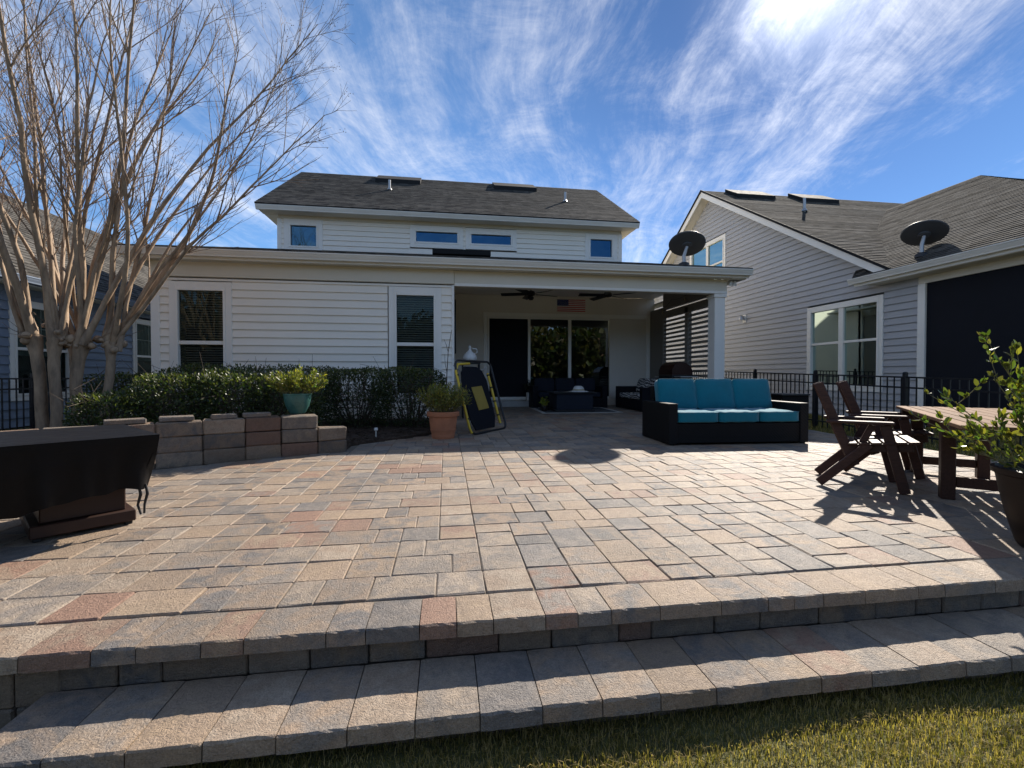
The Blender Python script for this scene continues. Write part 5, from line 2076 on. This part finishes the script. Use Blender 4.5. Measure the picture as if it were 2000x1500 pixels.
# tall stand with white jug
st = thing('plant_stand', 'tall dark stand behind the folded rebounder', 'stand', (0.52, 9.75, pz(9.75)))
boxes('stand_top', 'black_metal', st, ((-0.2, -0.16, 1.16), (0.2, 0.16, 1.19)))
for sx in (-1, 1):
    for sy in (-1, 1):
        boxes('leg', 'black_metal', st, ((sx * 0.19, sy * 0.15, 0.0), (sx * 0.16, sy * 0.12, 1.159)))
jg = thing('white_jug', 'round white ceramic jug with slim neck standing above the rebounder', 'jug', (0.5, 9.75, pz(9.75) + 1.191))
mb = MB()
mb.lathe([(0.02, 0.0), (0.09, 0.0), (0.15, 0.06), (0.155, 0.12), (0.11, 0.19), (0.05, 0.24), (0.025, 0.28), (0.024, 0.34), (0.032, 0.36), (0.01, 0.362)], (0, 0, 0), 22)
mb.build('jug_body', 'white_ceramic', jg, smooth=True)
mb = MB()
mb.tube([(0.1, 0, 0.19), (0.16, 0, 0.22), (0.15, 0, 0.29), (0.025, 0, 0.31)], 0.012, 6)
mb.build('handle', 'white_ceramic', jg, smooth=True)

# leaf-shaped paddle on the left porch wall
pd = thing('hanging_paddle', 'dark leaf-shaped paddle hanging on the left porch wall', 'wall hanging', (wr + 0.035, 10.75, 1.55))
mb = MB()
mb.prism([(0, a, b_) for a, b_ in ((-0.02, 0.0), (0.05, 0.04), (0.17, 0.35), (0.18, 0.6), (0.10, 0.95), (0.02, 1.28), (-0.01, 1.28), (-0.08, 0.9), (-0.12, 0.55), (-0.09, 0.25))], (0.03, 0, 0))
mb.build('blade', 'black_metal', pd)
mb = MB()
mb.tube([(0.015, 0.0, 1.26), (0.0, 0.0, 1.45)], 0.006, 6)
mb.build('cord', 'rubber', pd)


# ceiling fans
def fan(label, loc, rz, light, nb_):
    f = thing('ceiling_fan', label, 'ceiling fan', loc, rz, 'fans on the porch ceiling')
    mb = MB()
    mb.tube([(0, 0, 0), (0, 0, -0.18)], 0.014, 8)
    mb.lathe([(0.06, 0.0), (0.055, -0.03), (0.02, -0.05)], (0, 0, 0), 14)
    mb.build('down_rod', 'black_metal', f, smooth='angle')
    mb = MB()
    mb.lathe([(0.03, -0.17), (0.09, -0.19), (0.105, -0.23), (0.1, -0.28), (0.05, -0.3)], (0, 0, 0), 18)
    mb.build('motor', 'black_metal', f, smooth='angle')
    for k in range(nb_):
        a = 2 * math.pi * k / nb_
        m = rotz(a)
        mb = MB()
        mt = m @ Matrix.Rotation(R(16), 3, 'X')
        mb.cbox(m @ Vector((0.44, 0, -0.25)), (0.32, 0.075, 0.006), 0.003, mt)
        mb.box(m @ Vector((0.12, 0, -0.25)), (0.07, 0.018, 0.005), mt)
        mb.build('fan_blade', 'black_metal', f)
    if light:
        mb = MB()
        mb.lathe([(0.03, -0.3), (0.075, -0.33), (0.08, -0.36), (0.05, -0.4), (0.01, -0.41)], (0, 0, 0), 16)
        mb.build('lamp_bowl', 'black_metal', f, smooth='angle')


fan('dark ceiling fan with a light bowl, left of the flag', (2.11, 11.2, 3.34), R(20), True, 5)
fan('dark ceiling fan without a light, right of the flag', (4.13, 11.2, 3.36), R(33), False, 5)

# flag on the back wall
fg = thing('striped_flag', 'small red, white and blue striped flag on the porch back wall', 'flag', (3.21, BY - 0.02, 2.92))
FW, FH = 0.85, 0.35
for k in range(13):
    mb = MB()
    z0 = FH * (12 - k) / 13
    x0 = 0.4 * FW if k < 7 else 0.0
    mb.cbox(((x0 + FW) / 2, 0, z0 + FH / 26), ((FW - x0) / 2, 0.004, FH / 26), 0.0005)
    mb.build('stripe', 'flag_red' if k % 2 == 0 else 'flag_white', fg)
mb = MB()
mb.cbox((0.2 * FW, -0.0005, FH * (1 - 3.5 / 13)), (0.2 * FW - 0.0005, 0.004, FH * 3.5 / 13), 0.0005)
cn = mb.build('canton', 'flag_blue', fg)
mb = MB()
for r_ in range(9):
    for c_ in range(6 if r_ % 2 == 0 else 5):
        x_ = 0.4 * FW * ((c_ + 0.5) / 6 if r_ % 2 == 0 else (c_ + 1) / 6)
        z_ = FH * (6 / 13) + FH * 7 / 13 * (r_ + 0.5) / 9
        pts = []
        for q in range(10):
            rr = 0.009 if q % 2 == 0 else 0.0036
            a = R(90 + 36 * q)
            pts.append((x_ + rr * math.cos(a), -0.0052, z_ + rr * math.sin(a)))
        mb.prism(pts, (0, -0.001, 0))
mb.build('stars', 'flag_white', cn, kind='stuff')

# festoon lights under the porch ceiling
fs_ = thing('festoon_lights', 'string of small bulbs sagging along the porch ceiling edge', 'string lights', (0.3, 10.3, 3.3))
pts, bulbs = [], []
hooks = [(0.0, 0.0, 0.0), (1.0, 0.25, 0.0), (2.2, 0.1, 0.02), (3.5, 0.3, 0.0), (4.7, 0.1, 0.0), (5.72, -0.2, -0.02), (5.74, 1.2, -0.2), (5.74, 2.2, -0.35)]
for (a, b_) in zip(hooks[:-1], hooks[1:]):
    for i in range(8):
        q = i / 8
        pts.append((a[0] + (b_[0] - a[0]) * q, a[1] + (b_[1] - a[1]) * q, a[2] + (b_[2] - a[2]) * q - 0.12 * 4 * q * (1 - q)))
    bulbs.append(pts[-4])
pts.append(hooks[-1])
mb = MB()
mb.tube(pts, 0.005, 5)
mb.build('cable', 'black_metal', fs_)
for p in bulbs:
    mb = MB()
    mb.lathe([(0.012, 0.0), (0.015, -0.04), (0.03, -0.07), (0.03, -0.095), (0.012, -0.12)], p, 10)
    mb.build('bulb', 'bulb', fs_, smooth=True)

# flood light on the porch corner
fl_ = thing('flood_light', 'small black and white flood light under the right porch eave', 'flood light', (6.42, 9.32, 3.185))
boxes('mount', 'black_metal', fl_, ((-0.14, -0.05, -0.03), (0.10, 0.05, 0.0)))
for dx in (-0.09, 0.0):
    mb = MB()
    mb.lathe([(0.02, 0.0), (0.035, -0.05), (0.045, -0.11), (0.01, -0.112)], (dx, 0, -0.03), 12, m=Matrix.Rotation(R(20), 3, 'X'))
    mb.build('lamp_head', 'white_ceramic', fl_, smooth='angle')
